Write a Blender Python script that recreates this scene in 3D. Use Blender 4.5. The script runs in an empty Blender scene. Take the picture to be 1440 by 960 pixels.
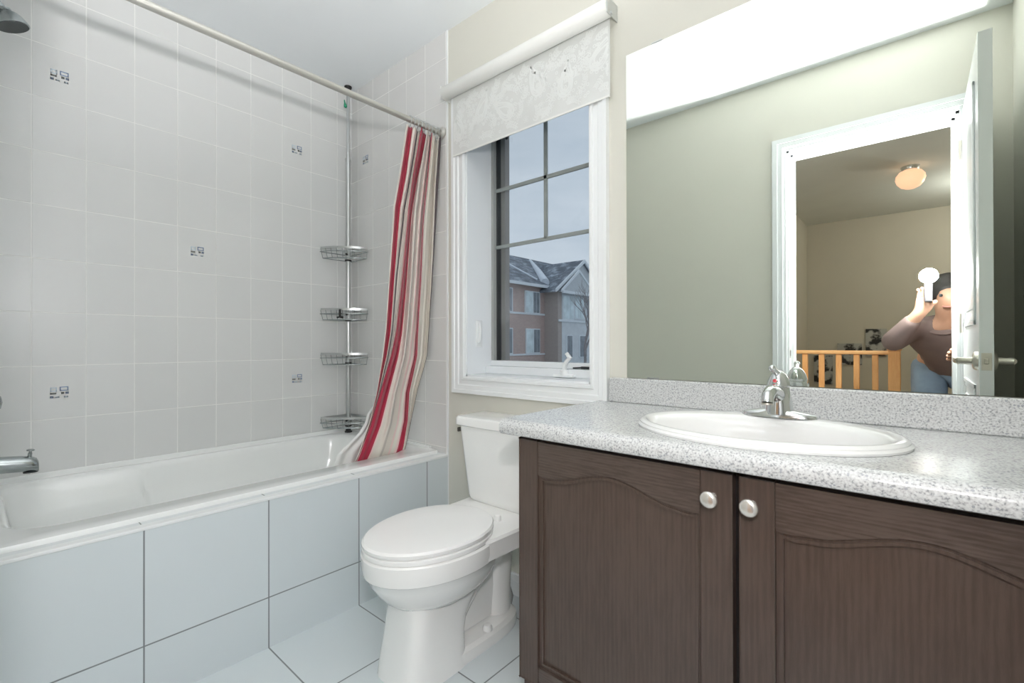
import bpy, bmesh, math, random
from math import sin, cos, pi, radians, sqrt
from mathutils import Vector, Matrix

random.seed(7)
SC = bpy.context.scene
COL = SC.collection

# ------------------------------------------------------------------ camera, world, lights, exposure
TH, PITCH, ROLL = radians(40.897), radians(0.178), radians(-0.125)
CAM = Vector((2.4608, -1.4381, 1.0087))
F = Vector((-sin(TH) * cos(PITCH), cos(TH) * cos(PITCH), sin(PITCH)))
R0 = Vector((cos(TH), sin(TH), 0)); U0 = R0.cross(F)
RR = R0 * cos(ROLL) + U0 * sin(ROLL); UU = -R0 * sin(ROLL) + U0 * cos(ROLL)
cd = bpy.data.cameras.new('camera'); cam = bpy.data.objects.new('camera', cd); COL.objects.link(cam)
cd.sensor_width = 36; cd.lens = 658.7 / 1440 * 36; cd.clip_start = 0.02; cd.clip_end = 300
M3 = Matrix((RR, UU, -F)).transposed()
cam.matrix_world = Matrix.Translation(CAM) @ M3.to_4x4()
SC.camera = cam

SC.view_settings.view_transform = 'Standard'
SC.view_settings.look = 'None'
SC.view_settings.gamma = 1
SC.view_settings.use_curve_mapping = False
SC.view_settings.exposure = 0.0
SKY_STRENGTH = 1.2
FLASH_POWER = 190.0
FLASH_SPILL = 33.0
SC.cycles.diffuse_bounces = 12; SC.cycles.max_bounces = 16; SC.cycles.sample_clamp_indirect = 6.0
HALL_FILL_POWER = 19.0
VANITY_POWER = 0.0

w = bpy.data.worlds.new('overcast_sky'); SC.world = w; w.use_nodes = True
nt = w.node_tree; nt.nodes.clear()
o = nt.nodes.new('ShaderNodeOutputWorld'); bg = nt.nodes.new('ShaderNodeBackground')
tc = nt.nodes.new('ShaderNodeTexCoord'); mp = nt.nodes.new('ShaderNodeMapping'); mp.inputs['Scale'].default_value = (1.5, 1.5, 6)
nz = nt.nodes.new('ShaderNodeTexNoise'); nz.inputs['Scale'].default_value = 2.2; nz.inputs['Detail'].default_value = 5
cr = nt.nodes.new('ShaderNodeValToRGB')
cr.color_ramp.elements[0].position = 0.3; cr.color_ramp.elements[0].color = (0.42, 0.48, 0.56, 1)
cr.color_ramp.elements[1].position = 0.72; cr.color_ramp.elements[1].color = (0.57, 0.61, 0.67, 1)
nt.links.new(tc.outputs['Generated'], mp.inputs['Vector']); nt.links.new(mp.outputs['Vector'], nz.inputs['Vector'])
nt.links.new(nz.outputs['Fac'], cr.inputs['Fac']); nt.links.new(cr.outputs['Color'], bg.inputs['Color'])
bg.inputs['Strength'].default_value = SKY_STRENGTH
nt.links.new(bg.outputs[0], o.inputs[0])


def add_light(name, kind, loc, energy, color=(1, 1, 1), size=0.05, aim=None, parent=None, spot=None, blend=0.5):
    l = bpy.data.lights.new(name, kind); l.energy = energy; l.color = color
    if kind in ('POINT', 'SPOT'): l.shadow_soft_size = size
    if kind == 'SPOT': l.spot_size = spot; l.spot_blend = blend
    ob = bpy.data.objects.new(name, l); COL.objects.link(ob)
    ob.location = loc
    if aim is not None:
        ob.rotation_euler = Vector(aim).to_track_quat('-Z', 'Y').to_euler()
    if parent: ob.parent = parent
    return ob


# ------------------------------------------------------------------ materials
def new_mat(name):
    m = bpy.data.materials.new(name); m.use_nodes = True
    return m, m.node_tree, m.node_tree.nodes['Principled BSDF']


def pbr(name, col, rough=0.5, metal=0.0, bump=0.0, bscale=200, coat=0.0, var=0.0, vscale=4.0, emit=None, estr=0.0, spec=None, sheen=0.0):
    m, t, p = new_mat(name)
    p.inputs['Base Color'].default_value = (*col, 1); p.inputs['Roughness'].default_value = rough
    p.inputs['Metallic'].default_value = metal
    if coat: p.inputs['Coat Weight'].default_value = coat; p.inputs['Coat Roughness'].default_value = 0.08
    if sheen: p.inputs['Sheen Weight'].default_value = sheen
    if spec is not None: p.inputs['Specular IOR Level'].default_value = spec
    if emit: p.inputs['Emission Color'].default_value = (*emit, 1); p.inputs['Emission Strength'].default_value = estr
    co = t.nodes.new('ShaderNodeTexCoord')
    if var or bump:
        n = t.nodes.new('ShaderNodeTexNoise'); n.inputs['Scale'].default_value = vscale; n.inputs['Detail'].default_value = 4
        t.links.new(co.outputs['Object'], n.inputs['Vector'])
    if var:
        r = t.nodes.new('ShaderNodeValToRGB')
        r.color_ramp.elements[0].position = 0.3; r.color_ramp.elements[1].position = 0.7
        r.color_ramp.elements[0].color = (*[max(0, c * (1 - var)) for c in col], 1)
        r.color_ramp.elements[1].color = (*[min(1, c * (1 + var)) for c in col], 1)
        t.links.new(n.outputs['Fac'], r.inputs['Fac']); t.links.new(r.outputs['Color'], p.inputs['Base Color'])
    if bump:
        n2 = t.nodes.new('ShaderNodeTexNoise'); n2.inputs['Scale'].default_value = bscale; n2.inputs['Detail'].default_value = 3
        t.links.new(co.outputs['Object'], n2.inputs['Vector'])
        b = t.nodes.new('ShaderNodeBump'); b.inputs['Strength'].default_value = bump; b.inputs['Distance'].default_value = 0.002
        t.links.new(n2.outputs['Fac'], b.inputs['Height']); t.links.new(b.outputs['Normal'], p.inputs['Normal'])
    return m


def tile_mat(name, ua, va, u0, v0, su, sv, gw, tile, grout, rough=0.25, bump=0.6, var=0.015):
    """ceramic tiles: grout lines on a grid in object space (ua, va pick the axes)"""
    m, t, p = new_mat(name)
    N = t.nodes; L = t.links
    co = N.new('ShaderNodeTexCoord'); sx = N.new('ShaderNodeSeparateXYZ'); L.new(co.outputs['Object'], sx.inputs[0])

    def mth(op, a, b=None):
        n = N.new('ShaderNodeMath'); n.operation = op
        for i, q in enumerate((a, b)):
            if q is None: continue
            if isinstance(q, (int, float)): n.inputs[i].default_value = q
            else: L.new(q, n.inputs[i])
        return n.outputs[0]
    ds = []; cells = []
    for ax, c0, s in ((ua, u0, su), (va, v0, sv)):
        x = mth('DIVIDE', mth('SUBTRACT', sx.outputs['XYZ'.index(ax)], c0), s)
        fl = mth('FLOOR', x); cells.append(fl)
        fr = mth('SUBTRACT', x, fl)
        d = mth('MULTIPLY', mth('SUBTRACT', 0.5, mth('ABSOLUTE', mth('SUBTRACT', fr, 0.5))), s)
        ds.append(d)
    dm = mth('MINIMUM', ds[0], ds[1])
    mr = N.new('ShaderNodeMapRange'); mr.inputs['From Min'].default_value = gw * 0.35; mr.inputs['From Max'].default_value = gw * 0.65
    L.new(dm, mr.inputs['Value'])
    wn = N.new('ShaderNodeTexWhiteNoise'); wn.noise_dimensions = '2D'
    cb = N.new('ShaderNodeCombineXYZ'); L.new(cells[0], cb.inputs[0]); L.new(cells[1], cb.inputs[1]); L.new(cb.outputs[0], wn.inputs['Vector'])
    hs = N.new('ShaderNodeHueSaturation'); hs.inputs['Color'].default_value = (*tile, 1)
    L.new(mth('ADD', mth('MULTIPLY', wn.outputs['Value'], var * 2), 1 - var), hs.inputs['Value'])
    mx = N.new('ShaderNodeMix'); mx.data_type = 'RGBA'
    mx.inputs[6].default_value = (*grout, 1); L.new(hs.outputs['Color'], mx.inputs[7]); L.new(mr.outputs[0], mx.inputs[0])
    L.new(mx.outputs[2], p.inputs['Base Color'])
    rr = N.new('ShaderNodeMapRange'); rr.inputs['To Min'].default_value = 0.8; rr.inputs['To Max'].default_value = rough
    L.new(mr.outputs[0], rr.inputs['Value']); L.new(rr.outputs[0], p.inputs['Roughness'])
    b = N.new('ShaderNodeBump'); b.inputs['Strength'].default_value = bump; b.inputs['Distance'].default_value = 0.001
    L.new(mr.outputs[0], b.inputs['Height']); L.new(b.outputs['Normal'], p.inputs['Normal'])
    return m


def wood_mat(name, scale, c0, c1, c2, rough=0.32, dist=2.0, wscale=5.0, axis='X'):
    m, t, p = new_mat(name); N = t.nodes; L = t.links
    co = N.new('ShaderNodeTexCoord'); mp = N.new('ShaderNodeMapping'); mp.inputs['Scale'].default_value = scale
    L.new(co.outputs['Object'], mp.inputs['Vector'])
    wv = N.new('ShaderNodeTexWave'); wv.wave_type = 'BANDS'; wv.bands_direction = axis
    wv.inputs['Scale'].default_value = wscale; wv.inputs['Distortion'].default_value = dist * 3; wv.inputs['Detail'].default_value = 3
    wv.inputs['Detail Scale'].default_value = 0.8
    L.new(mp.outputs[0], wv.inputs['Vector'])
    nz = N.new('ShaderNodeTexNoise'); nz.inputs['Scale'].default_value = 26; nz.inputs['Detail'].default_value = 6; nz.inputs['Roughness'].default_value = 0.65
    L.new(mp.outputs[0], nz.inputs['Vector'])
    big = N.new('ShaderNodeTexNoise'); big.inputs['Scale'].default_value = 3.5; L.new(co.outputs['Object'], big.inputs['Vector'])
    ad = N.new('ShaderNodeMath'); ad.operation = 'MULTIPLY_ADD'; L.new(wv.outputs['Fac'], ad.inputs[0]); ad.inputs[1].default_value = 0.16
    L.new(nz.outputs['Fac'], ad.inputs[2])
    ad2 = N.new('ShaderNodeMath'); ad2.operation = 'MULTIPLY_ADD'; L.new(big.outputs['Fac'], ad2.inputs[0]); ad2.inputs[1].default_value = 0.55
    L.new(ad.outputs[0], ad2.inputs[2])
    r = N.new('ShaderNodeValToRGB'); e = r.color_ramp.elements
    e[0].position = 0.50; e[0].color = (*c0, 1); e[1].position = 0.98; e[1].color = (*c2, 1)
    q = e.new(0.72); q.color = (*c1, 1)
    L.new(ad2.outputs[0], r.inputs['Fac']); L.new(r.outputs['Color'], p.inputs['Base Color'])
    p.inputs['Roughness'].default_value = rough
    b = N.new('ShaderNodeBump'); b.inputs['Strength'].default_value = 0.12; b.inputs['Distance'].default_value = 0.001
    L.new(ad.outputs[0], b.inputs['Height']); L.new(b.outputs['Normal'], p.inputs['Normal'])
    return m


def speckle_mat():
    m, t, p = new_mat('speckled_laminate'); N = t.nodes; L = t.links
    co = N.new('ShaderNodeTexCoord')
    cols = []
    a = N.new('ShaderNodeTexNoise'); a.inputs['Scale'].default_value = 260; a.inputs['Detail'].default_value = 2; L.new(co.outputs['Object'], a.inputs['Vector'])
    r = N.new('ShaderNodeValToRGB'); e = r.color_ramp.elements
    e[0].position = 0.33; e[0].color = (0.28, 0.29, 0.30, 1)
    e[1].position = 0.66; e[1].color = (0.64, 0.655, 0.65, 1)
    q = e.new(0.43); q.color = (0.50, 0.51, 0.51, 1)
    q = e.new(0.55); q.color = (0.585, 0.60, 0.595, 1)
    L.new(a.outputs['Fac'], r.inputs['Fac'])
    v = N.new('ShaderNodeTexVoronoi'); v.inputs['Scale'].default_value = 170; L.new(co.outputs['Object'], v.inputs['Vector'])
    sp = N.new('ShaderNodeSeparateColor'); L.new(v.outputs['Color'], sp.inputs[0])
    lt = N.new('ShaderNodeMath'); lt.operation = 'LESS_THAN'; lt.inputs[1].default_value = 0.13; L.new(sp.outputs[0], lt.inputs[0])
    l2 = N.new('ShaderNodeMath'); l2.operation = 'LESS_THAN'; l2.inputs[1].default_value = 0.34; L.new(v.outputs['Distance'], l2.inputs[0])
    mu = N.new('ShaderNodeMath'); mu.operation = 'MULTIPLY'; L.new(lt.outputs[0], mu.inputs[0]); L.new(l2.outputs[0], mu.inputs[1])
    mx = N.new('ShaderNodeMix'); mx.data_type = 'RGBA'; L.new(mu.outputs[0], mx.inputs[0]); L.new(r.outputs[0], mx.inputs[6]); mx.inputs[7].default_value = (0.36, 0.375, 0.40, 1)
    L.new(mx.outputs[2], p.inputs['Base Color']); p.inputs['Roughness'].default_value = 0.22
    return m


def brick_mat(name, c1, c2, mortar):
    m, t, p = new_mat(name); N = t.nodes; L = t.links
    co = N.new('ShaderNodeTexCoord'); sx = N.new('ShaderNodeSeparateXYZ'); L.new(co.outputs['Object'], sx.inputs[0])
    ad = N.new('ShaderNodeMath'); L.new(sx.outputs[0], ad.inputs[0]); L.new(sx.outputs[1], ad.inputs[1])
    cb = N.new('ShaderNodeCombineXYZ'); L.new(ad.outputs[0], cb.inputs[0]); L.new(sx.outputs[2], cb.inputs[1])
    b = N.new('ShaderNodeTexBrick'); b.inputs['Scale'].default_value = 4.0
    b.inputs['Color1'].default_value = (*c1, 1); b.inputs['Color2'].default_value = (*c2, 1); b.inputs['Mortar'].default_value = (*mortar, 1)
    L.new(cb.outputs[0], b.inputs['Vector']); L.new(b.outputs['Color'], p.inputs['Base Color']); p.inputs['Roughness'].default_value = 0.9
    return m


def shingle_mat():
    m, t, p = new_mat('snow_dusted_shingles'); N = t.nodes; L = t.links
    co = N.new('ShaderNodeTexCoord')
    n = N.new('ShaderNodeTexNoise'); n.inputs['Scale'].default_value = 1.3; n.inputs['Detail'].default_value = 9; n.inputs['Roughness'].default_value = 0.75
    mp = N.new('ShaderNodeMapping'); mp.inputs['Scale'].default_value = (1, 0.7, 2.0); L.new(co.outputs['Object'], mp.inputs[0]); L.new(mp.outputs[0], n.inputs['Vector'])
    r = N.new('ShaderNodeValToRGB'); e = r.color_ramp.elements
    e[0].position = 0.44; e[0].color = (0.13, 0.15, 0.18, 1); e[1].position = 0.66; e[1].color = (0.55, 0.62, 0.70, 1)
    q = e.new(0.53); q.color = (0.22, 0.25, 0.29, 1)
    L.new(n.outputs['Fac'], r.inputs['Fac']); L.new(r.outputs['Color'], p.inputs['Base Color']); p.inputs['Roughness'].default_value = 0.9
    return m


def curtain_mat(name, ramp):
    m, t, p = new_mat(name); N = t.nodes; L = t.links
    uv = N.new('ShaderNodeUVMap'); sx = N.new('ShaderNodeSeparateXYZ'); L.new(uv.outputs[0], sx.inputs[0])
    r = N.new('ShaderNodeValToRGB'); r.color_ramp.interpolation = 'CONSTANT'; e = r.color_ramp.elements
    e[0].position = 0; e[0].color = (*ramp[0][1], 1); e[1].position = ramp[1][0]; e[1].color = (*ramp[1][1], 1)
    for pos, c in ramp[2:]:
        q = e.new(pos); q.color = (*c, 1)
    L.new(sx.outputs[0], r.inputs['Fac']); L.new(r.outputs['Color'], p.inputs['Base Color'])
    p.inputs['Roughness'].default_value = 0.75; p.inputs['Sheen Weight'].default_value = 0.2
    return m


def glass_mat():
    m, t, p = new_mat('window_glass'); N = t.nodes; L = t.links
    N.remove(p); out = N['Material Output']
    tr = N.new('ShaderNodeBsdfTransparent'); tr.inputs[0].default_value = (0.93, 0.96, 0.97, 1)
    gl = N.new('ShaderNodeBsdfGlossy'); gl.inputs['Roughness'].default_value = 0.01
    fr = N.new('ShaderNodeFresnel'); fr.inputs['IOR'].default_value = 1.3
    mx = N.new('ShaderNodeMixShader'); L.new(fr.outputs[0], mx.inputs[0]); L.new(tr.outputs[0], mx.inputs[1]); L.new(gl.outputs[0], mx.inputs[2])
    L.new(mx.outputs[0], out.inputs[0])
    return m


def print_mat():
    m, t, p = new_mat('black_and_white_print'); N = t.nodes; L = t.links
    co = N.new('ShaderNodeTexCoord'); n = N.new('ShaderNodeTexNoise'); n.inputs['Scale'].default_value = 9; n.inputs['Detail'].default_value = 5
    L.new(co.outputs['Object'], n.inputs['Vector'])
    r = N.new('ShaderNodeValToRGB'); e = r.color_ramp.elements
    e[0].position = 0.42; e[0].color = (0.01, 0.01, 0.01, 1); e[1].position = 0.5; e[1].color = (0.42, 0.42, 0.40, 1)
    L.new(n.outputs['Fac'], r.inputs['Fac']); L.new(r.outputs['Color'], p.inputs['Base Color']); p.inputs['Roughness'].default_value = 0.5
    return m


MAT = dict(
    paint=pbr('cream_paint', (0.65, 0.643, 0.577), 0.6, bump=0.05, bscale=300, var=0.01),
    ceil=pbr('ceiling_paint', (0.78, 0.815, 0.835), 0.8, bump=0.06, bscale=260, var=0.01),
    tile_left=tile_mat('wall_tile_left', 'Y', 'Z', -1.2934, 0.7265, 0.15, 0.2001, 0.0035, (0.70, 0.71, 0.705), (0.83, 0.835, 0.82)),
    tile_back=tile_mat('wall_tile_back', 'X', 'Z', 0.0668, 0.7265, 0.15, 0.2001, 0.0035, (0.69, 0.69, 0.68), (0.83, 0.83, 0.81)),
    apron=tile_mat('tub_apron_tile', 'Y', 'Z', -0.1268, 0.1664, 0.3319, 0.3305, 0.004, (0.64, 0.695, 0.72), (0.22, 0.24, 0.25), rough=0.35, bump=0.3),
    floor=tile_mat('floor_tile', 'X', 'Y', 0.8250, -0.1268, 0.3300, 0.3319, 0.0045, (0.66, 0.715, 0.735), (0.22, 0.24, 0.25), rough=0.35, bump=0.3),
    ledge=pbr('pale_ledge_tile', (0.72, 0.755, 0.77), 0.3, var=0.01),
    white_trim=pbr('white_trim_paint', (0.82, 0.845, 0.85), 0.35, var=0.01),
    white_gloss=pbr('white_gloss_paint', (0.80, 0.83, 0.85), 0.22, var=0.01),
    acrylic=pbr('white_tub_acrylic', (0.87, 0.89, 0.88), 0.16, coat=0.4, var=0.01),
    china=pbr('white_vitreous_china', (0.93, 0.935, 0.92), 0.12, coat=0.6, var=0.008),
    seat=pbr('white_seat_plastic', (0.92, 0.925, 0.915), 0.22, var=0.008),
    chrome=pbr('polished_chrome', (0.78, 0.80, 0.80), 0.12, 1.0, var=0.03),
    chrome_dull=pbr('aged_chrome', (0.42, 0.455, 0.455), 0.24, 1.0, var=0.08, vscale=20),
    steel=pbr('satin_steel', (0.62, 0.64, 0.64), 0.3, 1.0, var=0.05),
    rod=pbr('white_enamel_rod', (0.58, 0.57, 0.53), 0.30, 0.75, var=0.03),
    nickel=pbr('satin_nickel', (0.72, 0.69, 0.62), 0.3, 1.0, var=0.03),
    knob=pbr('pearl_nickel_knob', (0.80, 0.77, 0.72), 0.24, 0.75, var=0.05, vscale=60),
    black=pbr('black_rubber', (0.02, 0.02, 0.02), 0.6, var=0.2),
    dark=pbr('dark_nozzle', (0.05, 0.06, 0.06), 0.5, var=0.2),
    green=pbr('green_plastic_tag', (0.02, 0.30, 0.16), 0.5, var=0.1),
    muntin=pbr('grey_grille_bar', (0.27, 0.30, 0.29), 0.5, var=0.05),
    sashgrey=pbr('grey_sash_edge', (0.36, 0.38, 0.37), 0.5, var=0.05),
    taupe=pbr('taupe_outer_frame', (0.30, 0.27, 0.25), 0.6, var=0.05),
    bronze=pbr('dark_latch_metal', (0.05, 0.055, 0.06), 0.45, 0.4, var=0.1),
    glass=glass_mat(),
    mirror=pbr('silvered_mirror', (0.865, 0.905, 0.845), 0.0, 1.0, var=0.002),
    speckle=speckle_mat(),
    blind=pbr('pale_grey_blind_fabric', (0.70, 0.715, 0.70), 0.8, bump=0.15, bscale=900, var=0.015, vscale=30),
    blind_print=pbr('white_blind_print', (0.805, 0.825, 0.81), 0.7, var=0.01),
    blind_tube=pbr('white_blind_vinyl', (0.80, 0.81, 0.78), 0.5, var=0.02),
    wood_v=wood_mat('espresso_oak_vertical', (6, 6, 0.5), (0.052, 0.034, 0.027), (0.063, 0.042, 0.033), (0.082, 0.057, 0.045)),
    wood_h=wood_mat('espresso_oak_horizontal', (0.9, 9, 9), (0.042, 0.027, 0.021), (0.057, 0.039, 0.031), (0.090, 0.067, 0.055), axis='Z'),
    gap_shade=pbr('dark_cabinet_shadow_line', (0.006, 0.004, 0.004), 0.5, var=0.2),
    oak=wood_mat('honey_oak', (9, 9, 0.6), (0.62, 0.27, 0.09), (0.75, 0.36, 0.13), (0.85, 0.47, 0.20), rough=0.35),
    oak_h=wood_mat('honey_oak_rail', (0.6, 9, 9), (0.66, 0.30, 0.11), (0.80, 0.42, 0.17), (0.88, 0.52, 0.24), rough=0.35, axis='Z'),
    hall_floor=wood_mat('hall_floor_oak', (8, 0.5, 8), (0.20, 0.11, 0.05), (0.28, 0.16, 0.08), (0.35, 0.21, 0.11)),
    hall_paint=pbr('hall_beige_paint', (0.56, 0.53, 0.45), 0.7, var=0.02),
    hall_ceil=pbr('hall_ceiling_paint', (0.66, 0.69, 0.66), 0.8, var=0.02),
    globe=pbr('warm_glass_globe', (0.9, 0.6, 0.4), 0.3, emit=(1.0, 0.60, 0.40), estr=0.9, var=0.01),
    flashface=pbr('flash_tube_face', (1, 1, 1), 0.3, emit=(1, 1, 1), estr=12.0, var=0.01),
    print=print_mat(),
    liner=pbr('white_vinyl_liner', (0.80, 0.82, 0.80), 0.35, var=0.015),
    motif_blue=pbr('blue_mosaic', (0.22, 0.30, 0.46), 0.3, var=0.1),
    motif_grey=pbr('grey_mosaic', (0.20, 0.21, 0.20), 0.3, var=0.1),
    motif_pale=pbr('pale_mosaic', (0.58, 0.68, 0.76), 0.3, var=0.05),
    brick=brick_mat('red_brown_brick', (0.56, 0.40, 0.35), (0.46, 0.33, 0.29), (0.52, 0.49, 0.48)),
    brick_tan=brick_mat('tan_brick', (0.46, 0.39, 0.35), (0.40, 0.34, 0.31), (0.50, 0.46, 0.44)),
    siding=pbr('pale_stucco', (0.66, 0.69, 0.71), 0.9, var=0.06, vscale=2),
    siding_dark=pbr('grey_gable_siding', (0.55, 0.58, 0.60), 0.9, var=0.05),
    shingle=shingle_mat(),
    snow=pbr('snow', (0.75, 0.80, 0.86), 0.8, var=0.05, vscale=3),
    ext_trim=pbr('pale_exterior_trim', (0.75, 0.79, 0.82), 0.7, var=0.03),
    ext_glass=pbr('curtained_pane', (0.66, 0.76, 0.79), 0.2, var=0.18, vscale=1.6),
    ext_pane_dark=pbr('dark_pane', (0.24, 0.27, 0.30), 0.15, var=0.2, vscale=2),
    bark=pbr('grey_bark', (0.30, 0.28, 0.28), 0.9, var=0.15, vscale=6),
    ground=pbr('winter_ground', (0.45, 0.48, 0.50), 0.95, var=0.25, vscale=0.6),
    skin=pbr('skin', (0.62, 0.36, 0.25), 0.5, var=0.04),
    hair=pbr('dark_hair', (0.02, 0.018, 0.016), 0.5, var=0.2, vscale=40),
    jacket=pbr('mauve_brown_knit', (0.20, 0.145, 0.135), 0.85, var=0.1, vscale=10, bump=0.2),
    jeans=pbr('washed_denim', (0.25, 0.34, 0.46), 0.85, var=0.12, vscale=14, bump=0.2),
    camblack=pbr('black_camera_body', (0.02, 0.02, 0.022), 0.45, var=0.1),
    braid=pbr('braided_grey_hose', (0.35, 0.36, 0.36), 0.4, 0.6, bump=0.5, bscale=600, var=0.1),
    decal_red=pbr('red_indicator', (0.55, 0.05, 0.06), 0.4, var=0.05),
    lips=pbr('lips', (0.42, 0.19, 0.15), 0.5, var=0.03),
    ivory=pbr('ivory_flush_mark', (0.10, 0.09, 0.08), 0.4, 0.5, var=0.05),
)


# ------------------------------------------------------------------ mesh helpers
class MB:
    """collects shapes (world coordinates) and links them as ONE mesh object"""
    def __init__(s): s.bm = bmesh.new(); s.uv = None

    def box(s, x0, x1, y0, y1, z0, z1, bev=0.0, seg=2):
        r = bmesh.ops.create_cube(s.bm, size=1)
        vs = r['verts']
        for v in vs: v.co = Vector((x0 + (v.co.x + .5) * (x1 - x0), y0 + (v.co.y + .5) * (y1 - y0), z0 + (v.co.z + .5) * (z1 - z0)))
        if bev:
            ed = {e for v in vs for e in v.link_edges}
            bmesh.ops.bevel(s.bm, geom=list(ed), offset=bev, segments=seg, affect='EDGES', profile=0.5)
        return s

    def loft(s, rings, closed=True, cap0=True, cap1=True):
        vr = [[s.bm.verts.new(p) for p in r] for r in rings]
        n = len(rings[0])
        for a, b in zip(vr[:-1], vr[1:]):
            for i in range(n if closed else n - 1):
                j = (i + 1) % n
                try: s.bm.faces.new((a[i], a[j], b[j], b[i]))
                except ValueError: pass
        if closed and cap0: s.bm.faces.new(list(reversed(vr[0])))
        if closed and cap1: s.bm.faces.new(vr[-1])
        return s

    def tube(s, pts, r, n=10, cap=True):
        pts = [Vector(p) for p in pts]
        rs = r if isinstance(r, (list, tuple)) else [r] * len(pts)
        rings = []; prev = None
        for i, p in enumerate(pts):
            d = (pts[min(i + 1, len(pts) - 1)] - pts[max(i - 1, 0)]).normalized()
            if prev is None:
                u = d.orthogonal().normalized()
            else:
                u = (prev - d * prev.dot(d)).normalized()
            prev = u; v = d.cross(u)
            rings.append([p + u * (rs[i] * cos(2 * pi * k / n)) + v * (rs[i] * sin(2 * pi * k / n)) for k in range(n)])
        return s.loft(rings, True, cap, cap)

    def lathe(s, base, axis, prof, n=24):
        a = Vector(axis).normalized(); u = a.orthogonal().normalized(); v = a.cross(u); b = Vector(base)
        rings = [[b + a * h + u * (max(r, 1e-4) * cos(2 * pi * k / n)) + v * (max(r, 1e-4) * sin(2 * pi * k / n)) for k in range(n)] for r, h in prof]
        return s.loft(rings)

    def prism(s, poly, axis, a, b):
        """extrude a 2D polygon along an axis; poly gives the two other coordinates in order"""
        def P(p, t):
            return {'x': (t, p[0], p[1]), 'y': (p[0], t, p[1]), 'z': (p[0], p[1], t)}[axis]
        return s.loft([[P(p, a) for p in poly], [P(p, b) for p in poly]])

    def grid(s, pts):
        vr = [[s.bm.verts.new(p) for p in r] for r in pts]
        for a, b in zip(vr[:-1], vr[1:]):
            for i in range(len(a) - 1): s.bm.faces.new((a[i], a[i + 1], b[i + 1], b[i]))
        return s

    def build(s, name, mat, parent=None, smooth=None, loc=None):
        bmesh.ops.recalc_face_normals(s.bm, faces=s.bm.faces)
        me = bpy.data.meshes.new(name)
        off = Vector((0, 0, 0))
        if parent is not None:
            q = parent
            while q is not None: off += q.location; q = q.parent
        if loc is not None: off = Vector(loc)
        for v in s.bm.verts: v.co -= off
        s.bm.to_mesh(me); s.bm.free()
        mats = mat if isinstance(mat, (list, tuple)) else [mat]
        for m in mats: me.materials.append(MAT[m] if isinstance(m, str) else m)
        ob = bpy.data.objects.new(name, me); COL.objects.link(ob)
        if parent is not None: ob.parent = parent
        elif loc is not None: ob.location = off
        if smooth is not None:
            for p in me.polygons: p.use_smooth = True
            try:
                md = me; md.set_sharp_from_angle(angle=radians(smooth))
            except Exception: pass
        return ob


def tag(o, label, cat, group=None, kind=None):
    o['label'] = label; o['category'] = cat
    if group: o['group'] = group
    if kind: o['kind'] = kind
    return o


def struct(o): o['kind'] = 'structure'; return o


def thing(name, label, cat, loc, group=None):
    o = bpy.data.objects.new(name, None); COL.objects.link(o); o.location = loc; o.empty_display_size = 0.1
    return tag(o, label, cat, group)


def setup(name, loc, kind='structure'):
    o = bpy.data.objects.new(name, None); COL.objects.link(o); o.location = loc; o['kind'] = kind
    return o


def plabel(o, txt): o['label'] = txt; return o


def copy_tree(o, parent=None):
    c = o.copy(); COL.objects.link(c); c.parent = parent
    for ch in list(o.children): copy_tree(ch, c)
    return c


def rrect(x0, x1, y0, y1, r, z, na=10, ne=14):
    pts = []
    cs = [(x1 - r, y0 + r, -pi / 2), (x1 - r, y1 - r, 0), (x0 + r, y1 - r, pi / 2), (x0 + r, y0 + r, pi)]
    for ci, (cx, cy, a0) in enumerate(cs):
        arc = [(cx + r * cos(a0 + pi / 2 * k / na), cy + r * sin(a0 + pi / 2 * k / na)) for k in range(na + 1)]
        pts += arc
        nx = cs[(ci + 1) % 4]; q = (nx[0] + r * cos(nx[2]), nx[1] + r * sin(nx[2])); p = arc[-1]
        pts += [(p[0] + (q[0] - p[0]) * k / ne, p[1] + (q[1] - p[1]) * k / ne) for k in range(1, ne)]
    return [(a, b, z) for a, b in pts]


def lerp(a, b, t): return a + (b - a) * t


def interp(tab, x):
    if x <= tab[0][0]: return tab[0][1]
    for (a, va), (b, vb) in zip(tab[:-1], tab[1:]):
        if x <= b:
            t = (x - a) / (b - a)
            if isinstance(va, (list, tuple)): return [lerp(p, q, t) for p, q in zip(va, vb)]
            return lerp(va, vb, t)
    return tab[-1][1]


# ------------------------------------------------------------------ the room
CEIL = 2.448; YF = -1.47; XR = 2.771; WT = 0.12
HX0, HX1, HY = 1.43, 3.45, -5.34
# floor: bathroom tile and hall boards
m = MB(); m.box(-0.1, XR + 0.1, YF - 0.06, 0.25, -0.1, 0); fl = struct(m.build('floor', 'floor'))
m = MB(); m.box(HX0 - 0.1, HX1 + 0.1, HY - 0.1, YF - 0.06, -0.1, 0); struct(m.build('floor_hall', 'hall_floor'))
m = MB(); m.box(-0.1, XR + 0.1, YF - 0.06, 0.25, CEIL, CEIL + 0.1); struct(m.build('ceiling', 'ceil'))
m = MB(); m.box(HX0 - 0.1, HX1 + 0.1, HY - 0.1, YF - 0.06, CEIL, CEIL + 0.1); struct(m.build('ceiling_hall', 'hall_ceil'))
m = MB(); m.box(-0.1, 0, YF - 0.06, 0.25, 0, CEIL); wl = struct(m.build('wall_left', 'tile_left'))

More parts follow.
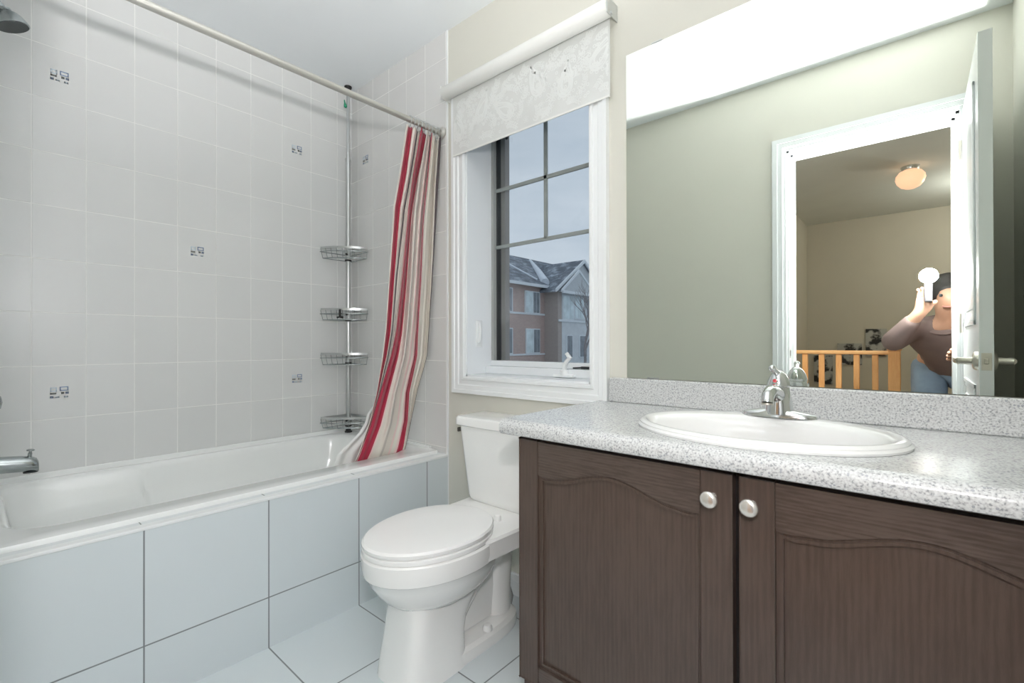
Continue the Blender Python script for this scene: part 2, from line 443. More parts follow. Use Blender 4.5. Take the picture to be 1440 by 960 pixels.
# decorated tiles on the left wall: little mosaics of squares and bars
def motif(mb, f, cy, cz, flip, which):
    pat = [(-.026, .002, .020, .018, 2), (.000, .004, .026, .018, 0), (-.026, -.008, .018, .007, 1), (.004, -.008, .009, .009, 1), (.016, -.008, .010, .009, 0), (-.026, -.022, .010, .009, 0), (-.012, -.022, .012, .006, 2), (.012, -.022, .012, .007, 2)]
    for (a, b, ww, hh, c) in pat:
        if c != which: continue
        ww *= 0.94; hh *= 0.9
        # hollow square outline
        tt = 0.0035
        for (u0, u1, v0, v1) in ((a, a + ww, b, b + tt), (a, a + ww, b + hh - tt, b + hh), (a, a + tt, b, b + hh), (a + ww - tt, a + ww, b, b + hh)):
            f(mb, cy + u0, cy + u1, cz + v0, cz + v1)
    return mb

def fl_(mb, a, b, c, d): mb.box(0.0, 0.0009, a, b, c, d)
def fb_(mb, a, b, c, d): mb.box(a, b, -0.0049, -0.004, c, d)
for (cy, cz) in ((-1.2184, 2.0265), (-0.3184, 2.0265), (-0.7684, 1.4265), (-1.2184, 0.8265), (-0.3184, 0.8265)):
    for wi, mm in enumerate(('motif_blue', 'motif_grey', 'motif_pale')):
        motif(MB(), fl_, cy, cz, 1, wi).build('tile_motif', mm, wl)

# back wall (window wall): painted, with the window opening
WX0, WX1, WZ0, WZ1 = 0.948, 1.588, 0.862, 2.10
m = MB()
for (a, b, c, d) in ((-0.0, WX0, 0, CEIL), (WX1, XR + 0.1, 0, CEIL), (WX0, WX1, 0, WZ0), (WX0, WX1, WZ1, CEIL)):
    m.box(a, b, 0.0, 0.25, c, d)
wb = struct(m.build('wall_back', 'paint'))
m = MB(); m.box(0.0, 0.822, -0.004, 0.0, 0.0, CEIL); m.build('tile_surround', 'tile_back', wb)
for wi, mm in enumerate(('motif_blue', 'motif_grey', 'motif_pale')):
    motif(MB(), fb_, 0.145, 2.030, 1, wi).build('tile_motif', mm, wb)
m = MB(); m.box(0.822, 0.832, -0.007, 0.0, 0.0, CEIL, 0.002); m2 = struct(m.build('trim_1', 'white_trim'))

# front wall (with the doorway the camera stands in) and right wall
DX0, DX1, DZ = 1.925, 2.605, 2.045
m = MB()
for (a, b, c, d) in ((-0.1, DX0, 0, CEIL), (DX1, XR + 0.1, 0, CEIL), (DX0, DX1, DZ, CEIL)):
    m.box(a, b, YF - WT, YF, c, d)
struct(m.build('wall_front', 'paint'))
m = MB(); m.box(XR, XR + 0.1, YF, 0.0, 0, CEIL); struct(m.build('wall_right', 'paint'))
m = MB(); m.box(0.0, 0.83, YF, YF + 0.004, 0, CEIL); struct(m.build('wall_shower_tile', 'tile_back'))
# hall shell
m = MB(); m.box(HX0 - 0.1, HX0, HY, YF - WT, 0, CEIL); struct(m.build('wall_hall_left', 'hall_paint'))
m = MB(); m.box(HX1, HX1 + 0.1, HY, YF - WT, 0, CEIL); struct(m.build('wall_hall_right', 'hall_paint'))
m = MB(); m.box(HX0 - 0.1, HX1 + 0.1, HY - 0.1, HY, 0, CEIL); struct(m.build('wall_hall_far', 'hall_paint'))
m = MB(); m.box(XR + 0.1, HX1 + 0.1, YF - WT, YF - WT + 0.05, 0, CEIL); struct(m.build('wall_hall_front', 'hall_paint'))

# door casing and jamb
m = MB()
for (a, b) in ((0.0, 0.016), (0.012, 0.022), (0.040, 0.012)):
    pass
def casing_u(mb, x0, x1, ztop, yw, wdt, sgn):
    """stepped casing around a doorway on plane y=yw, room on side sgn"""
    for (i0, i1, th) in ((0.0, 1.0, 0.010), (0.25, 1.0, 0.016), (0.62, 0.96, 0.020)):
        a, b = i0 * wdt, i1 * wdt
        y0, y1 = sorted((yw, yw + sgn * th))
        mb.box(x0 - b, x0 - a, y0, y1, 0, ztop + b); mb.box(x1 + a, x1 + b, y0, y1, 0, ztop + b)
        mb.box(x0 - a, x1 + a, y0, y1, ztop + a, ztop + b)
casing_u(m, DX0, DX1, DZ, YF, 0.066, 1)
casing_u(m, DX0, DX1, DZ, YF - WT, 0.066, -1)
tr = struct(m.build('trim_2', 'white_gloss'))
m = MB()
m.box(DX0, DX0 + 0.012, YF - WT, YF, 0, DZ); m.box(DX1 - 0.012, DX1, YF - WT, YF, 0, DZ); m.box(DX0, DX1, YF - WT, YF, DZ - 0.012, DZ)
m.box(DX0 + 0.012, DX0 + 0.024, YF - WT, YF - 0.045, 0, DZ - 0.012); m.box(DX1 - 0.024, DX1 - 0.012, YF - WT, YF - 0.045, 0, DZ - 0.012); m.box(DX0 + 0.012, DX1 - 0.012, YF - WT, YF - 0.045, DZ - 0.024, DZ - 0.012)
m.build('door_jamb', 'white_gloss', tr)
m = MB(); m.box(DX0 + 0.0118, DX0 + 0.0135, YF - 0.035, YF - 0.008, 0.92, 0.98, 0.0005); m.build('strike_plate', 'nickel', tr)
m = MB(); m.box(DX0 + 0.0136, DX0 + 0.0145, YF - 0.028, YF - 0.016, 0.935, 0.965); m.build('strike_hole', 'black', tr)

# baseboards
m = MB(); m.box(0.845, 1.67, -0.012, 0, 0, 0.085, 0.003); m.box(0.845, 1.67, -0.016, 0, 0, 0.06, 0.003); struct(m.build('baseboard_back', 'white_trim'))
m = MB(); m.box(0.86, DX0 - 0.067, YF, YF + 0.012, 0, 0.085, 0.003); struct(m.build('baseboard_front', 'white_trim'))
m = MB(); m.box(HX0, HX1, HY, HY + 0.012, 0, 0.085, 0.003); struct(m.build('baseboard_hall', 'white_trim'))

# ------------------------------------------------------------------ tub surround (tiled apron) and tub
AX = 0.830
m = MB(); m.box(0.752, AX, YF, -0.004, 0.0, 0.4955); wa = struct(m.build('wall_tub_apron', 'apron'))
m = MB(); m.box(0.752, 0.801, YF, -0.004, 0.4950, 0.4966); m.build('ledge_tile', 'ledge', wa)
m = MB(); m.box(0.80, AX + 0.0025, YF, -0.004, 0.4885, 0.4985, 0.002); plabel(m.build('edge_trim', 'white_trim', wa), 'white edge strip along the apron top')
m = MB()
for k in range(1, 5):
    y = -0.1268 - 0.3319 * k
    m.box(0.765, 0.80, y - 0.0015, y + 0.0015, 0.4962, 0.4970)
m.build('ledge_joint', 'muntin', wa)

tub = thing('bathtub', 'white acrylic alcove bathtub with a tiled grey front, along the left wall', 'bathtub', (0.38, -0.74, 0.0))
TX0, TX1, TY0, TY1, TZ = 0.002, 0.772, YF + 0.006, -0.006, 0.511
rings = [rrect(TX0, TX1, TY0, TY1, 0.02, 0.4968, 10, 70), rrect(TX0, TX1, TY0, TY1, 0.02, 0.507, 10, 70), rrect(TX0 + .003, TX1 - .003, TY0 + .003, TY1 - .003, 0.02, TZ, 10, 70)]
IX0, IX1, IY0, IY1 = 0.040, 0.668, YF + 0.09, -0.085
def inner(ins, z, r, b=0.0):
    return rrect(IX0 + ins + 0.0, IX1 - ins, IY0 + ins * 1.2, IY1 - ins * 1.2 - b, r, z, 10, 70)
rings += [inner(-0.008, TZ + 0.001, 0.13), inner(0.000, TZ - 0.003, 0.13), inner(0.006, TZ - 0.012, 0.13), inner(0.009, 0.492, 0.13), inner(0.014, 0.46, 0.13), inner(0.022, 0.41, 0.13), inner(0.024, 0.396, 0.13), inner(0.028, 0.375, 0.13), inner(0.045, 0.28, 0.13, 0.02), inner(0.075, 0.18, 0.12, 0.05), inner(0.12, 0.135, 0.10, 0.06), inner(0.20, 0.125, 0.05, 0.06)]
bump = {0.492: 0.002, 0.46: 0.011, 0.41: 0.027, 0.396: 0.028, 0.375: 0.022, 0.28: 0.004}
for r in rings:
    z = r[0][2]
    if z in bump:
        for i, (x, y, zz) in enumerate(r):
            thr = -1.005 + (0.515 - z) / 0.125 * 0.041
            if x < 0.3 and y < thr: r[i] = (x + bump[z] * min(1, (thr - y) / 0.016) * (1 if y > -1.30 else max(0, (y + 1.40) / 0.10)), y, zz)
m = MB(); m.loft(rings, True, False, True)
m.build('tub_shell', 'acrylic', tub, smooth=38)
m = MB(); m.box(0.001, 0.010, TY0, TY1, 0.500, 0.532, 0.003); m.box(0.001, TX1 - 0.06, -0.013, -0.004, 0.500, 0.522, 0.003); m.build('tile_flange', 'acrylic', tub)
m = MB(); m.lathe((0.372, -1.22, 0.1245), (0, 0, 1), [(0.001, 0), (0.03, 0), (0.03, 0.002), (0.022, 0.004), (0.001, 0.004)]); m.build('drain', 'chrome', tub, smooth=40)

# ------------------------------------------------------------------ fittings on the shower end wall
sh = thing('shower_sprayer', 'chrome bell-shaped shower head on its arm at the top left', 'shower head', (0.41, YF, 2.07))
m = MB(); m.tube([(0.41, YF + 0.004, 2.070), (0.41, YF + 0.03, 2.066), (0.41, -1.405, 2.032), (0.41, -1.376, 2.002)], 0.0105, 12); m.build('shower_arm', 'chrome_dull', sh, smooth=50)
ax = Vector((0.03, 0.36, -0.93)).normalized(); hb = Vector((0.41, -1.377, 2.008))
m = MB(); m.lathe(hb, ax, [(0.010, 0), (0.016, 0.003), (0.0165, 0.010), (0.018, 0.012), (0.026, 0.018), (0.033, 0.028), (0.038, 0.040), (0.0405, 0.048), (0.041, 0.0515), (0.038, 0.0525)], 32); m.build('bell', 'chrome_dull', sh, smooth=50)
m = MB(); m.lathe(hb + ax * 0.0520, ax, [(0.001, 0.0), (0.0375, 0.0), (0.0375, 0.0018), (0.034, 0.0012), (0.001, 0.0012)], 32); m.build('spray_face', 'dark', sh, smooth=50)
m = MB(); m.lathe((0.41, YF + 0.004, 2.07), (0, 1, 0), [(0.03, 0), (0.028, 0.004), (0.012, 0.008), (0.001, 0.008)]); m.build('escutcheon', 'chrome_dull', sh, smooth=40)

sp = thing('tub_spout', 'chrome tub spout with a pull-up diverter over the left end of the tub', 'tub spout', (0.41, YF, 0.64))
m = MB()
prof = [(-1.466, .652, .025, .026), (-1.43, .652, .025, .026), (-1.38, .650, .024, .025), (-1.34, .646, .0235, .0245), (-1.318, .642, .0225, .024), (-1.306, .638, .0205, .021), (-1.302, .634, .017, .016)]
m.loft([[(0.41 + a * cos(t) * (1 if True else 1), y, z + b * sin(t)) for t in [2 * pi * k / 20 for k in range(20)]] for (y, z, a, b) in prof])
m.build('spout_body', 'chrome_dull', sp, smooth=50)
m = MB(); m.lathe((0.41, -1.321, 0.664), (0, 0.1, 1), [(0.005, 0), (0.005, 0.012), (0.0035, 0.013), (0.0035, 0.018), (0.009, 0.019), (0.0095, 0.022), (0.006, 0.024), (0.001, 0.024)]); m.build('diverter_knob', 'chrome_dull', sp, smooth=40)
m = MB(); m.lathe((0.41, -1.319, 0.620), (0, 0, -1), [(0.017, 0), (0.0165, 0.003), (0.013, 0.0035), (0.001, 0.001)]); m.build('outlet', 'dark', sp, smooth=40)

vl = thing('shower_valve', 'round chrome shower valve handle at the far left edge above the spout', 'shower valve', (0.41, YF, 0.84))
m = MB(); m.lathe((0.41, YF + 0.004, 0.84), (0, 1, 0), [(0.075, 0), (0.073, 0.006), (0.03, 0.012), (0.028, 0.04), (0.001, 0.04)], 32); m.build('escutcheon', 'chrome_dull', vl, smooth=40)
m = MB(); m.lathe((0.41, YF + 0.044, 0.836), (0, 1, 0), [(0.015, 0), (0.024, 0.01), (0.026, 0.025), (0.025, 0.036), (0.018, 0.046), (0.001, 0.049)], 24); m.build('handle', 'chrome_dull', vl, smooth=40)

# ------------------------------------------------------------------ curtain rod and curtain
rod = thing('curtain_rod', 'long pale metal shower curtain rod over the tub', 'curtain rod', (0.79, -0.74, 1.983))
m = MB(); m.tube([(0.79, YF + 0.004, 1.983), (0.79, -0.7, 1.983), (0.79, -0.004, 1.983)], 0.0125, 20); m.build('rod', 'rod', rod, smooth=50)
for yy, dr in ((-0.004, -1), (YF + 0.004, 1)):
    m = MB(); m.lathe((0.79, yy, 1.983), (0, dr, 0), [(0.030, 0), (0.029, 0.006), (0.018, 0.014), (0.0165, 0.022), (0.0127, 0.024)], 24); m.build('end_flange', 'rod', rod, smooth=40)

RED = (0.36, 0.012, 0.045); BEI = (0.70, 0.665, 0.60); DRK = (0.085, 0.065, 0.07); PNK = (0.78, 0.60, 0.58); FOLD_SHADE = (0.52, 0.49, 0.45)
SK = [0, .06, .19, .26, .30, .37, .52, .71, .78, .95, 1.0]      # cloth coordinate of the stripe borders
POS = [  # height -> across-fraction of each border, top to bottom
    (1.97, [0, .04, .18, .28, .32, .40, .56, .68, .73, .93, 1]),
    (1.75, [0, .03, .17, .235, .265, .33, .42, .67, .71, .92, 1]),
    (1.55, [0, .03, .14, .20, .225, .33, .38, .67, .695, .95, 1]),
    (1.30, [0, .02, .115, .14, .16, .29, .37, .68, .72, .975, 1]),
    (1.05, [0, .02, .11, .13, .145, .23, .345, .67, .73, .985, 1]),
    (0.78, [0, .01, .045, .05, .055, .06, .26, .69, .79, .99, 1]),
    (0.65, [-.01, -.005, .0, .005, .01, .025, .245, .80, .90, .99, 1]),
    (0.50, [-.01, -.005, .0, .005, .01, .02, .20, .80, .95, .985, 1]),
    (0.38, [-.01, -.005, .0, .005, .01, .02, .19, .80, .95, .985, 1])]
YL = [(0.38, -.40), (0.522, -.356), (0.647, -.311), (0.784, -.281), (0.954, -.260), (1.078, -.252), (1.356, -.248), (1.599, -.245), (1.756, -.223), (1.949, -.203), (2.0, -.198)]
YR = [(0.38, -.125), (0.521, -.107), (0.616, -.090), (0.788, -.058), (0.948, -.012), (1.084, -.010), (1.322, -.008), (1.655, -.007), (2.0, -.007)]
ramp = [(0, BEI), (.055, PNK), (.06, RED), (.19, PNK), (.20, BEI), (.26, DRK), (.30, BEI), (.35, PNK), (.37, RED), (.52, PNK), (.535, BEI), (.60, FOLD_SHADE), (.615, BEI), (.655, PNK), (.665, BEI), (.695, PNK), (.71, RED), (.78, PNK), (.79, BEI), (.95, DRK)]  # grey and lone pink bands paint soft shadow streaks into the cloth
ramp2 = [q for q in ramp]
MAT['curtain'] = curtain_mat('striped_curtain_cloth', ramp2)
cur = thing('shower_curtain', 'cream shower curtain with red and dark stripes bunched at the window end of its rod', 'shower curtain', (0.79, -0.1, 1.955))
NS, NZ = 150, 70
pts = []; uvs = []
for iz in range(NZ + 1):
    z = lerp(1.955, 0.40, iz / NZ)
    pos = interp(list(reversed(POS)), z); yl = interp(YL, z); yr = interp(YR, z)
    xb = 0.79 - (1.98 - z) * (0.14 / 1.47)
    if z < 0.56: xb = min(xb, 0.655) - max(0, 0.512 - z) * 0.25 
    if z < 0.53: xb -= 0.004
    row = []; uvr = []
    for i in range(NS + 1):
        s = i / NS
        fr = interp(list(zip(SK, pos)), s)
        amp = lerp(0.026, 0.013, min(1, (1.955 - z) / 1.4))
        d = amp * (sin(2 * pi * (s * 5.2 + 0.15)) + 0.5 * sin(2 * pi * (s * 11.3 + 0.3) + z * 1.3) + 0.22 * sin(2 * pi * (s * 19 + 0.1) - z * 2))
        side = 0.006 * sin(2 * pi * (s * 5.2 + 0.4) + z)
        d *= 0.35 + 0.65 * min(1, max(0, (s - .20) / .12))
        if s < .36 and z < 0.9: d -= 0.012 * min(1, (0.9 - z) / .15)
        if z < 0.58: d = min(d * 0.25 - 0.005, 0.0)
        row.append((xb + d * 0.79, min(yl + (yr - yl) * fr + side * 0.3 - d * 0.61, -0.006), z)); uvr.append((s, iz / NZ))
    pts.append(row); uvs.append(uvr)
def cloth(name, pts, uvs, mat, parent, thick=0.0015):
    m = MB(); uvl = m.bm.loops.layers.uv.new('UVMap')
    vr = [[m.bm.verts.new(p) for p in r] for r in pts]
    for a in range(len(vr) - 1):
        for b in range(len(vr[0]) - 1):
            f = m.bm.faces.new((vr[a][b], vr[a][b + 1], vr[a + 1][b + 1], vr[a + 1][b]))
            for lp, (q, r) in zip(f.loops, ((a, b), (a, b + 1), (a + 1, b + 1), (a + 1, b))): lp[uvl].uv = uvs[q][r]
    ob = m.build(name, mat, parent, smooth=180)
    sd = ob.modifiers.new('thickness', 'SOLIDIFY'); sd.thickness = thick; sd.offset = 0
    return ob
cloth('curtain_cloth', pts, uvs, 'curtain', cur)
pts = []; uvs = []
for iz in range(41):
    z = lerp(1.950, 0.33, iz / 40); t = iz / 40
    row = []; uvr = []
    yl = interp([(0.33, -.435), (0.50, -.43), (0.545, -.415), (0.585, -.345), (0.64, -.295), (0.8, -.255), (1.2, -.225), (1.95, -.19)], z); yr = interp([(0.3, -.16), (0.8, -.08), (1.95, -.012)], z)
    for i in range(61):
        s = i / 60
        xb = 0.765 - (1.98 - z) * (0.15 / 1.47) - (0.03 * (1 - s) if z < 0.7 else 0)
        row.append((xb + 0.008 * sin(2 * pi * s * 5) * (1 if z > .6 else .4), lerp(yl, yr, s), z)); uvr.append((s, t))
    pts.append(row); uvs.append(uvr)
plabel(cloth('curtain_liner', pts, uvs, 'liner', cur, 0.001), 'white vinyl liner hanging inside the tub')
for k in range(10):
    y = -0.190 + 0.0195 * k
    m = MB()
    m.tube([(0.79 + 0.018 * cos(a), y + 0.003 * sin(a), 1.976 + 0.026 * sin(a)) for a in [2 * pi * j / 20 for j in range(21)]], 0.0018, 6)
    m.build('curtain_ring', 'steel', cur, smooth=60)

# ------------------------------------------------------------------ corner caddy
cad = thing('corner_caddy', 'tall metal corner pole caddy with four wire baskets behind the tub', 'shower caddy', (0.05, -0.055, 0.515))
PX, PY = 0.050, -0.055
m = MB(); m.lathe((PX, PY, 0.535), (0, 0, 1), [(0.0125, 0), (0.0125, 1.51), (0.001, 1.51)], 20); m.build('pole', 'steel', cad, smooth=40)
m = MB(); m.lathe((PX, PY, 2.03), (0, 0, 1), [(0.0145, 0), (0.0145, 0.014), (0.0085, 0.016), (0.0085, 0.398), (0.001, 0.398)], 20); m.build('telescoping_rod', 'steel', cad, smooth=40)
m = MB(); m.lathe((PX, PY, 0.512), (0, 0, 1), [(0.02, 0), (0.02, 0.006), (0.014, 0.01), (0.014, 0.026), (0.001, 0.026)], 20); m.build('foot', 'black', cad, smooth=40)
m = MB(); m.lathe((PX, PY, 2.423), (0, 0, 1), [(0.012, 0), (0.02, 0.018), (0.02, 0.0245), (0.001, 0.0245)], 20); m.build('ceiling_pad', 'black', cad, smooth=40)
m = MB(); m.lathe((PX - 0.004, PY - 0.012, 2.325), (0, -0.2, 1), [(0.001, 0), (0.009, 0.006), (0.008, 0.016), (0.004, 0.028), (0.003, 0.042), (0.001, 0.044)], 12); plabel(m.build('tag', 'green', cad, smooth=40), 'small green plastic tag at the pole top')
def basket_outline(k):
    """quarter-round outline from the pole along both walls, k scales it"""
    pts = [(PX - 0.012, PY + 0.02)]
    A = Vector((0.028, -0.205)); B = Vector((0.205, -0.03))
    c = Vector((PX - 0.02, PY + 0.03))
    A = c + (A - c) * k; B = c + (B - c) * k
    n = 16; mid = Vector((0.160, -0.165)); mid = c + (mid - c) * k
    arc = []
    for i in range(n + 1):
        t = i / n; arc.append(A * (1 - t) ** 2 + mid * 2 * t * (1 - t) + B * t * t)
    return [tuple(c)] + [tuple(a) for a in arc]
def basket(zc, style):
    ztop, zmid, zbot = zc
    b = MB()
    # top band
    o1 = basket_outline(1.0)
    n = len(o1); th = 0.004; hgt = 0.012
    ring = [(x, y) for x, y in o1]
    b.loft([[(x, y, ztop - hgt) for x, y in ring], [(x, y, ztop) for x, y in ring]], True, False, False)
    cx, cy = 0.09, -0.09
    ins = [(x + (cx - x) * 0.03, y + (cy - y) * 0.03) for x, y in ring]
    b.loft([[(x, y, ztop) for x, y in ins], [(x, y, ztop - hgt) for x, y in ins]], True, False, False)
    b.loft([[(x, y, ztop) for x, y in ring], [(x, y, ztop) for x, y in ins]], True, False, False)
    b.loft([[(x, y, ztop - hgt) for x, y in ring], [(x, y, ztop - hgt) for x, y in ins]], True, False, False)
    root = b.build('basket', 'steel', cad, smooth=40)
    m = MB()
    for zz, k in ((zmid, 1.02), (zbot, 0.93)):
        o = basket_outline(k); m.tube([(x, y, zz) for x, y in o + o[:1]], 0.0024, 6)
    o = basket_outline(0.93); o1b = basket_outline(1.0)
    for i in range(1, 18, 2):
        m.tube([(*o[i], zbot), (*o1b[i], ztop - 0.01)], 0.0014, 5)
    for i in range(1, 9):
        p, q = Vector(o[i]), Vector(o[18 - i])
        m.tube([(*p, zbot), (*q, zbot)], 0.0014, 5)
    m.build('wire_grid', 'chrome_dull', root, smooth=60)
    m = MB(); m.lathe((PX, PY, zmid - 0.028), (0, 0, 1), [(0.0128, 0), (0.0165, 0.002), (0.0165, 0.042), (0.0128, 0.044)], 20)
    m.build('clamp', 'steel', root, smooth=40)
    m = MB(); m.lathe((PX, PY, zmid - 0.036), (0, 0, 1), [(0.0128, 0), (0.0172, 0.001), (0.0172, 0.008), (0.0128, 0.009)], 20)
    m.build('clamp_collar', 'black', root, smooth=40)
    m = MB(); m.tube([(PX + 0.006, PY - 0.010, zmid + 0.001), (PX + 0.018, PY - 0.022, zmid + 0.001)], 0.006, 10); m.build('clamp_screw', 'black', root, smooth=40)
    return root
basket((1.530, 1.503, 1.470), 0)
basket((1.198, 1.168, 1.136), 0)
basket((0.958, 0.930, 0.894), 0)
bk = basket((0.612, 0.580, 0.552), 0)
m = MB()
m.tube([(0.140, -0.155, 1.190), (0.140, -0.155, 1.148)], 0.006, 8); m.tube([(0.140, -0.155, 1.150), (0.152, -0.143, 1.146)], 0.006, 8); m.tube([(0.140, -0.155, 1.150), (0.128, -0.166, 1.146)], 0.005, 8)
tag(m.build('hook', 'black', None, smooth=50), 'small black hook hanging on the second basket of the corner caddy', 'hook')

# ------------------------------------------------------------------ window
win = setup('window_1', (1.268, 0, 0.862))
CX0, CX1, CZ0, CZ1 = 0.873, 1.660, 0.788, 2.175
m = MB()
cprof = [(0.0, 0.0), (0.0, 0.022), (0.20, 0.022), (0.25, 0.017), (0.48, 0.017), (0.54, 0.012), (0.78, 0.012), (0.82, 0.018), (0.94, 0.018), (1.0, 0.010), (1.0, 0.0)]
def cframe(f, th):
    a, b = (WX0 - CX0) * f, (CX1 - WX1) * f; c, d = (WZ0 - CZ0) * f, (CZ1 - WZ1) * f
    return [(CX0 + a, -th, CZ0 + c), (CX1 - b, -th, CZ0 + c), (CX1 - b, -th, CZ1 - d), (CX0 + a, -th, CZ1 - d)]
m.loft([cframe(f, th) for f, th in cprof], True, False, False)
m.build('casing', 'white_trim', win, smooth=25)
GY = 0.165
m = MB()
m.box(WX0 - 0.001, WX0 + 0.008, -0.002, GY, WZ0, WZ1); m.box(WX1 - 0.008, WX1 + 0.001, -0.002, GY, WZ0, WZ1); m.box(WX0, WX1, -0.002, GY, WZ1 - 0.008, WZ1)
m.box(WX0, WX1, -0.002, GY, WZ0 - 0.001, WZ0 + 0.008)
m.build('jamb_liner', 'white_gloss', win)
m = MB(); m.box(WX0 + 0.008, WX1 - 0.008, GY - 0.055, GY + 0.03, WZ0 + 0.008, WZ0 + 0.042, 0.004)
m.box(WX0 + 0.008, WX1 - 0.008, GY - 0.02, GY + 0.03, WZ0 + 0.042, WZ0 + 0.066, 0.003); m.build('bottom_rail', 'white_gloss', win)
GL, GR, GB, GT = WX0 + 0.022, WX1 - 0.020, WZ0 + 0.066, WZ1 - 0.03
m = MB(); m.box(WX0 + 0.008, GL, GY - 0.012, GY + 0.03, GB, GT); m.box(GR, WX1 - 0.008, GY - 0.012, GY + 0.03, GB, GT); m.box(GL, GR, GY - 0.012, GY + 0.03, GT, GT + 0.022); plabel(m.build('sash_stile', 'sashgrey', win), 'grey edge of the sash')
m = MB(); m.box(GL, GL + 0.010, GY + 0.008, GY + 0.05, GB, GT); m.box(GR - 0.014, GR, GY + 0.008, GY + 0.05, GB, GT); m.box(GL, GR, GY + 0.012, GY + 0.05, GT - 0.02, GT); m.build('outer_frame', 'bronze', win)
m = MB(); m.box(GL + 0.010, GL + 0.036, GY + 0.03, GY + 0.06, GB, GT); m.box(GR - 0.045, GR - 0.014, GY + 0.03, GY + 0.06, GB, GT); m.build('frame_return', 'taupe', win)
m = MB(); m.box(GL, GR, GY + 0.010, GY + 0.014, GB, GT); m.build('pane', 'glass', win)
m = MB(); m.box(1.252, 1.267, GY + 0.002, GY + 0.012, 1.455, GT); m.box(GL, GR, GY + 0.002, GY + 0.012, 1.446, 1.461); m.box(GL, GR, GY + 0.002, GY + 0.012, 1.710, 1.725); m.build('muntin', 'muntin', win)
m = MB()
m.box(1.355, 1.450, GY - 0.078, GY - 0.050, WZ0 + 0.010, WZ0 + 0.022, 0.004); m.lathe((1.403, GY - 0.062, WZ0 + 0.018), (0, 0, 1), [(0.02, 0), (0.018, 0.018), (0.011, 0.022), (0.001, 0.022)])
cb = m.build('crank_operator', 'white_trim', win, smooth=40)
m = MB(); m.tube([(1.403, GY - 0.064, WZ0 + 0.036), (1.406, GY - 0.068, WZ0 + 0.060), (1.422, GY - 0.072, WZ0 + 0.078), (1.436, GY - 0.074, WZ0 + 0.088)], [0.010, 0.009, 0.008, 0.007], 10)
m.tube([(1.438, GY - 0.074, WZ0 + 0.084), (1.420, GY - 0.076, WZ0 + 0.106)], [0.008, 0.008], 10); m.build('crank_handle', 'white_trim', cb, smooth=50)
m = MB(); m.box(1.452, 1.520, GY - 0.026, GY - 0.018, WZ0 + 0.043, WZ0 + 0.053, 0.003); m.tube([(1.42, GY - 0.03, WZ0 + 0.046), (1.455, GY - 0.022, WZ0 + 0.048)], 0.003, 8); m.build('crank_arm', 'bronze', win, smooth=50)
m = MB(); m.tube([(WX0 + 0.010, 0.066, 1.01), (WX0 + 0.020, 0.064, 1.02), (WX0 + 0.022, 0.066, 1.07), (WX0 + 0.012, 0.070, 1.10)], [0.006, 0.008, 0.008, 0.005], 8); m.box(WX0 + 0.006, WX0 + 0.012, 0.05, 0.09, 0.99, 1.11, 0.003); m.build('lock_lever', 'white_trim', win, smooth=50)
for z in (1.062, 1.862):
    m = MB(); m.tube([(1.515, GY - 0.003, z - 0.010), (1.492, GY - 0.003, z - 0.010), (1.492, GY - 0.003, z + 0.010), (1.515, GY - 0.003, z + 0.010)], 0.0028, 6); m.build('keeper', 'bronze', win)
for x, z in ((1.045, 1.948), (1.490, 1.912)):
    m = MB(); m.box(x - 0.007, x + 0.007, GY - 0.006, GY + 0.002, z - 0.010, z + 0.010, 0.003); m.build('screen_clip', 'bronze', win)

# roller blind
bl = thing('roller_blind', 'white roller blind with a pale paisley print over the window, partly down', 'blind', (1.27, -0.045, 2.118))
BX0, BX1 = 0.862, 1.690
m = MB(); m.lathe((BX0, -0.050, 2.124), (1, 0, 0), [(0.001, 0), (0.026, 0.0), (0.029, 0.004), (0.029, BX1 - BX0 - 0.004), (0.026, BX1 - BX0), (0.001, BX1 - BX0)], 28); m.build('roller_tube', 'blind_tube', bl, smooth=40)
pm = MB(); pm.box(0.888, 1.676, -0.0225, -0.0213, 1.846, 2.124); NF0 = 6; cnt = [0]
pr_ = random.Random(11)
def strip(pts, wd):
    """a flat raised line of the print lying on the fabric"""
    pts = [p for p in pts if 0.893 < p[0] < 1.671 and 1.856 < p[1] < 2.10]
    if len(pts) < 2: return
    L_, R_ = [], []
    for i, p in enumerate(pts):
        a = pts[max(i - 1, 0)]; b = pts[min(i + 1, len(pts) - 1)]
        dx, dz = b[0] - a[0], b[1] - a[1]; q = sqrt(dx * dx + dz * dz) or 1e-6
        if q > 0.05: return
        nx, nz_ = -dz / q * wd / 2, dx / q * wd / 2
        L_.append((p[0] + nx, -0.02300, p[1] + nz_)); R_.append((p[0] - nx, -0.02300, p[1] - nz_))
    cnt[0] += 1; dy = (cnt[0] * 7 % 61) * 1.6e-5
    pm.grid([[(x, y - dy, z) for x, y, z in L_], [(x, y - dy, z) for x, y, z in R_]])
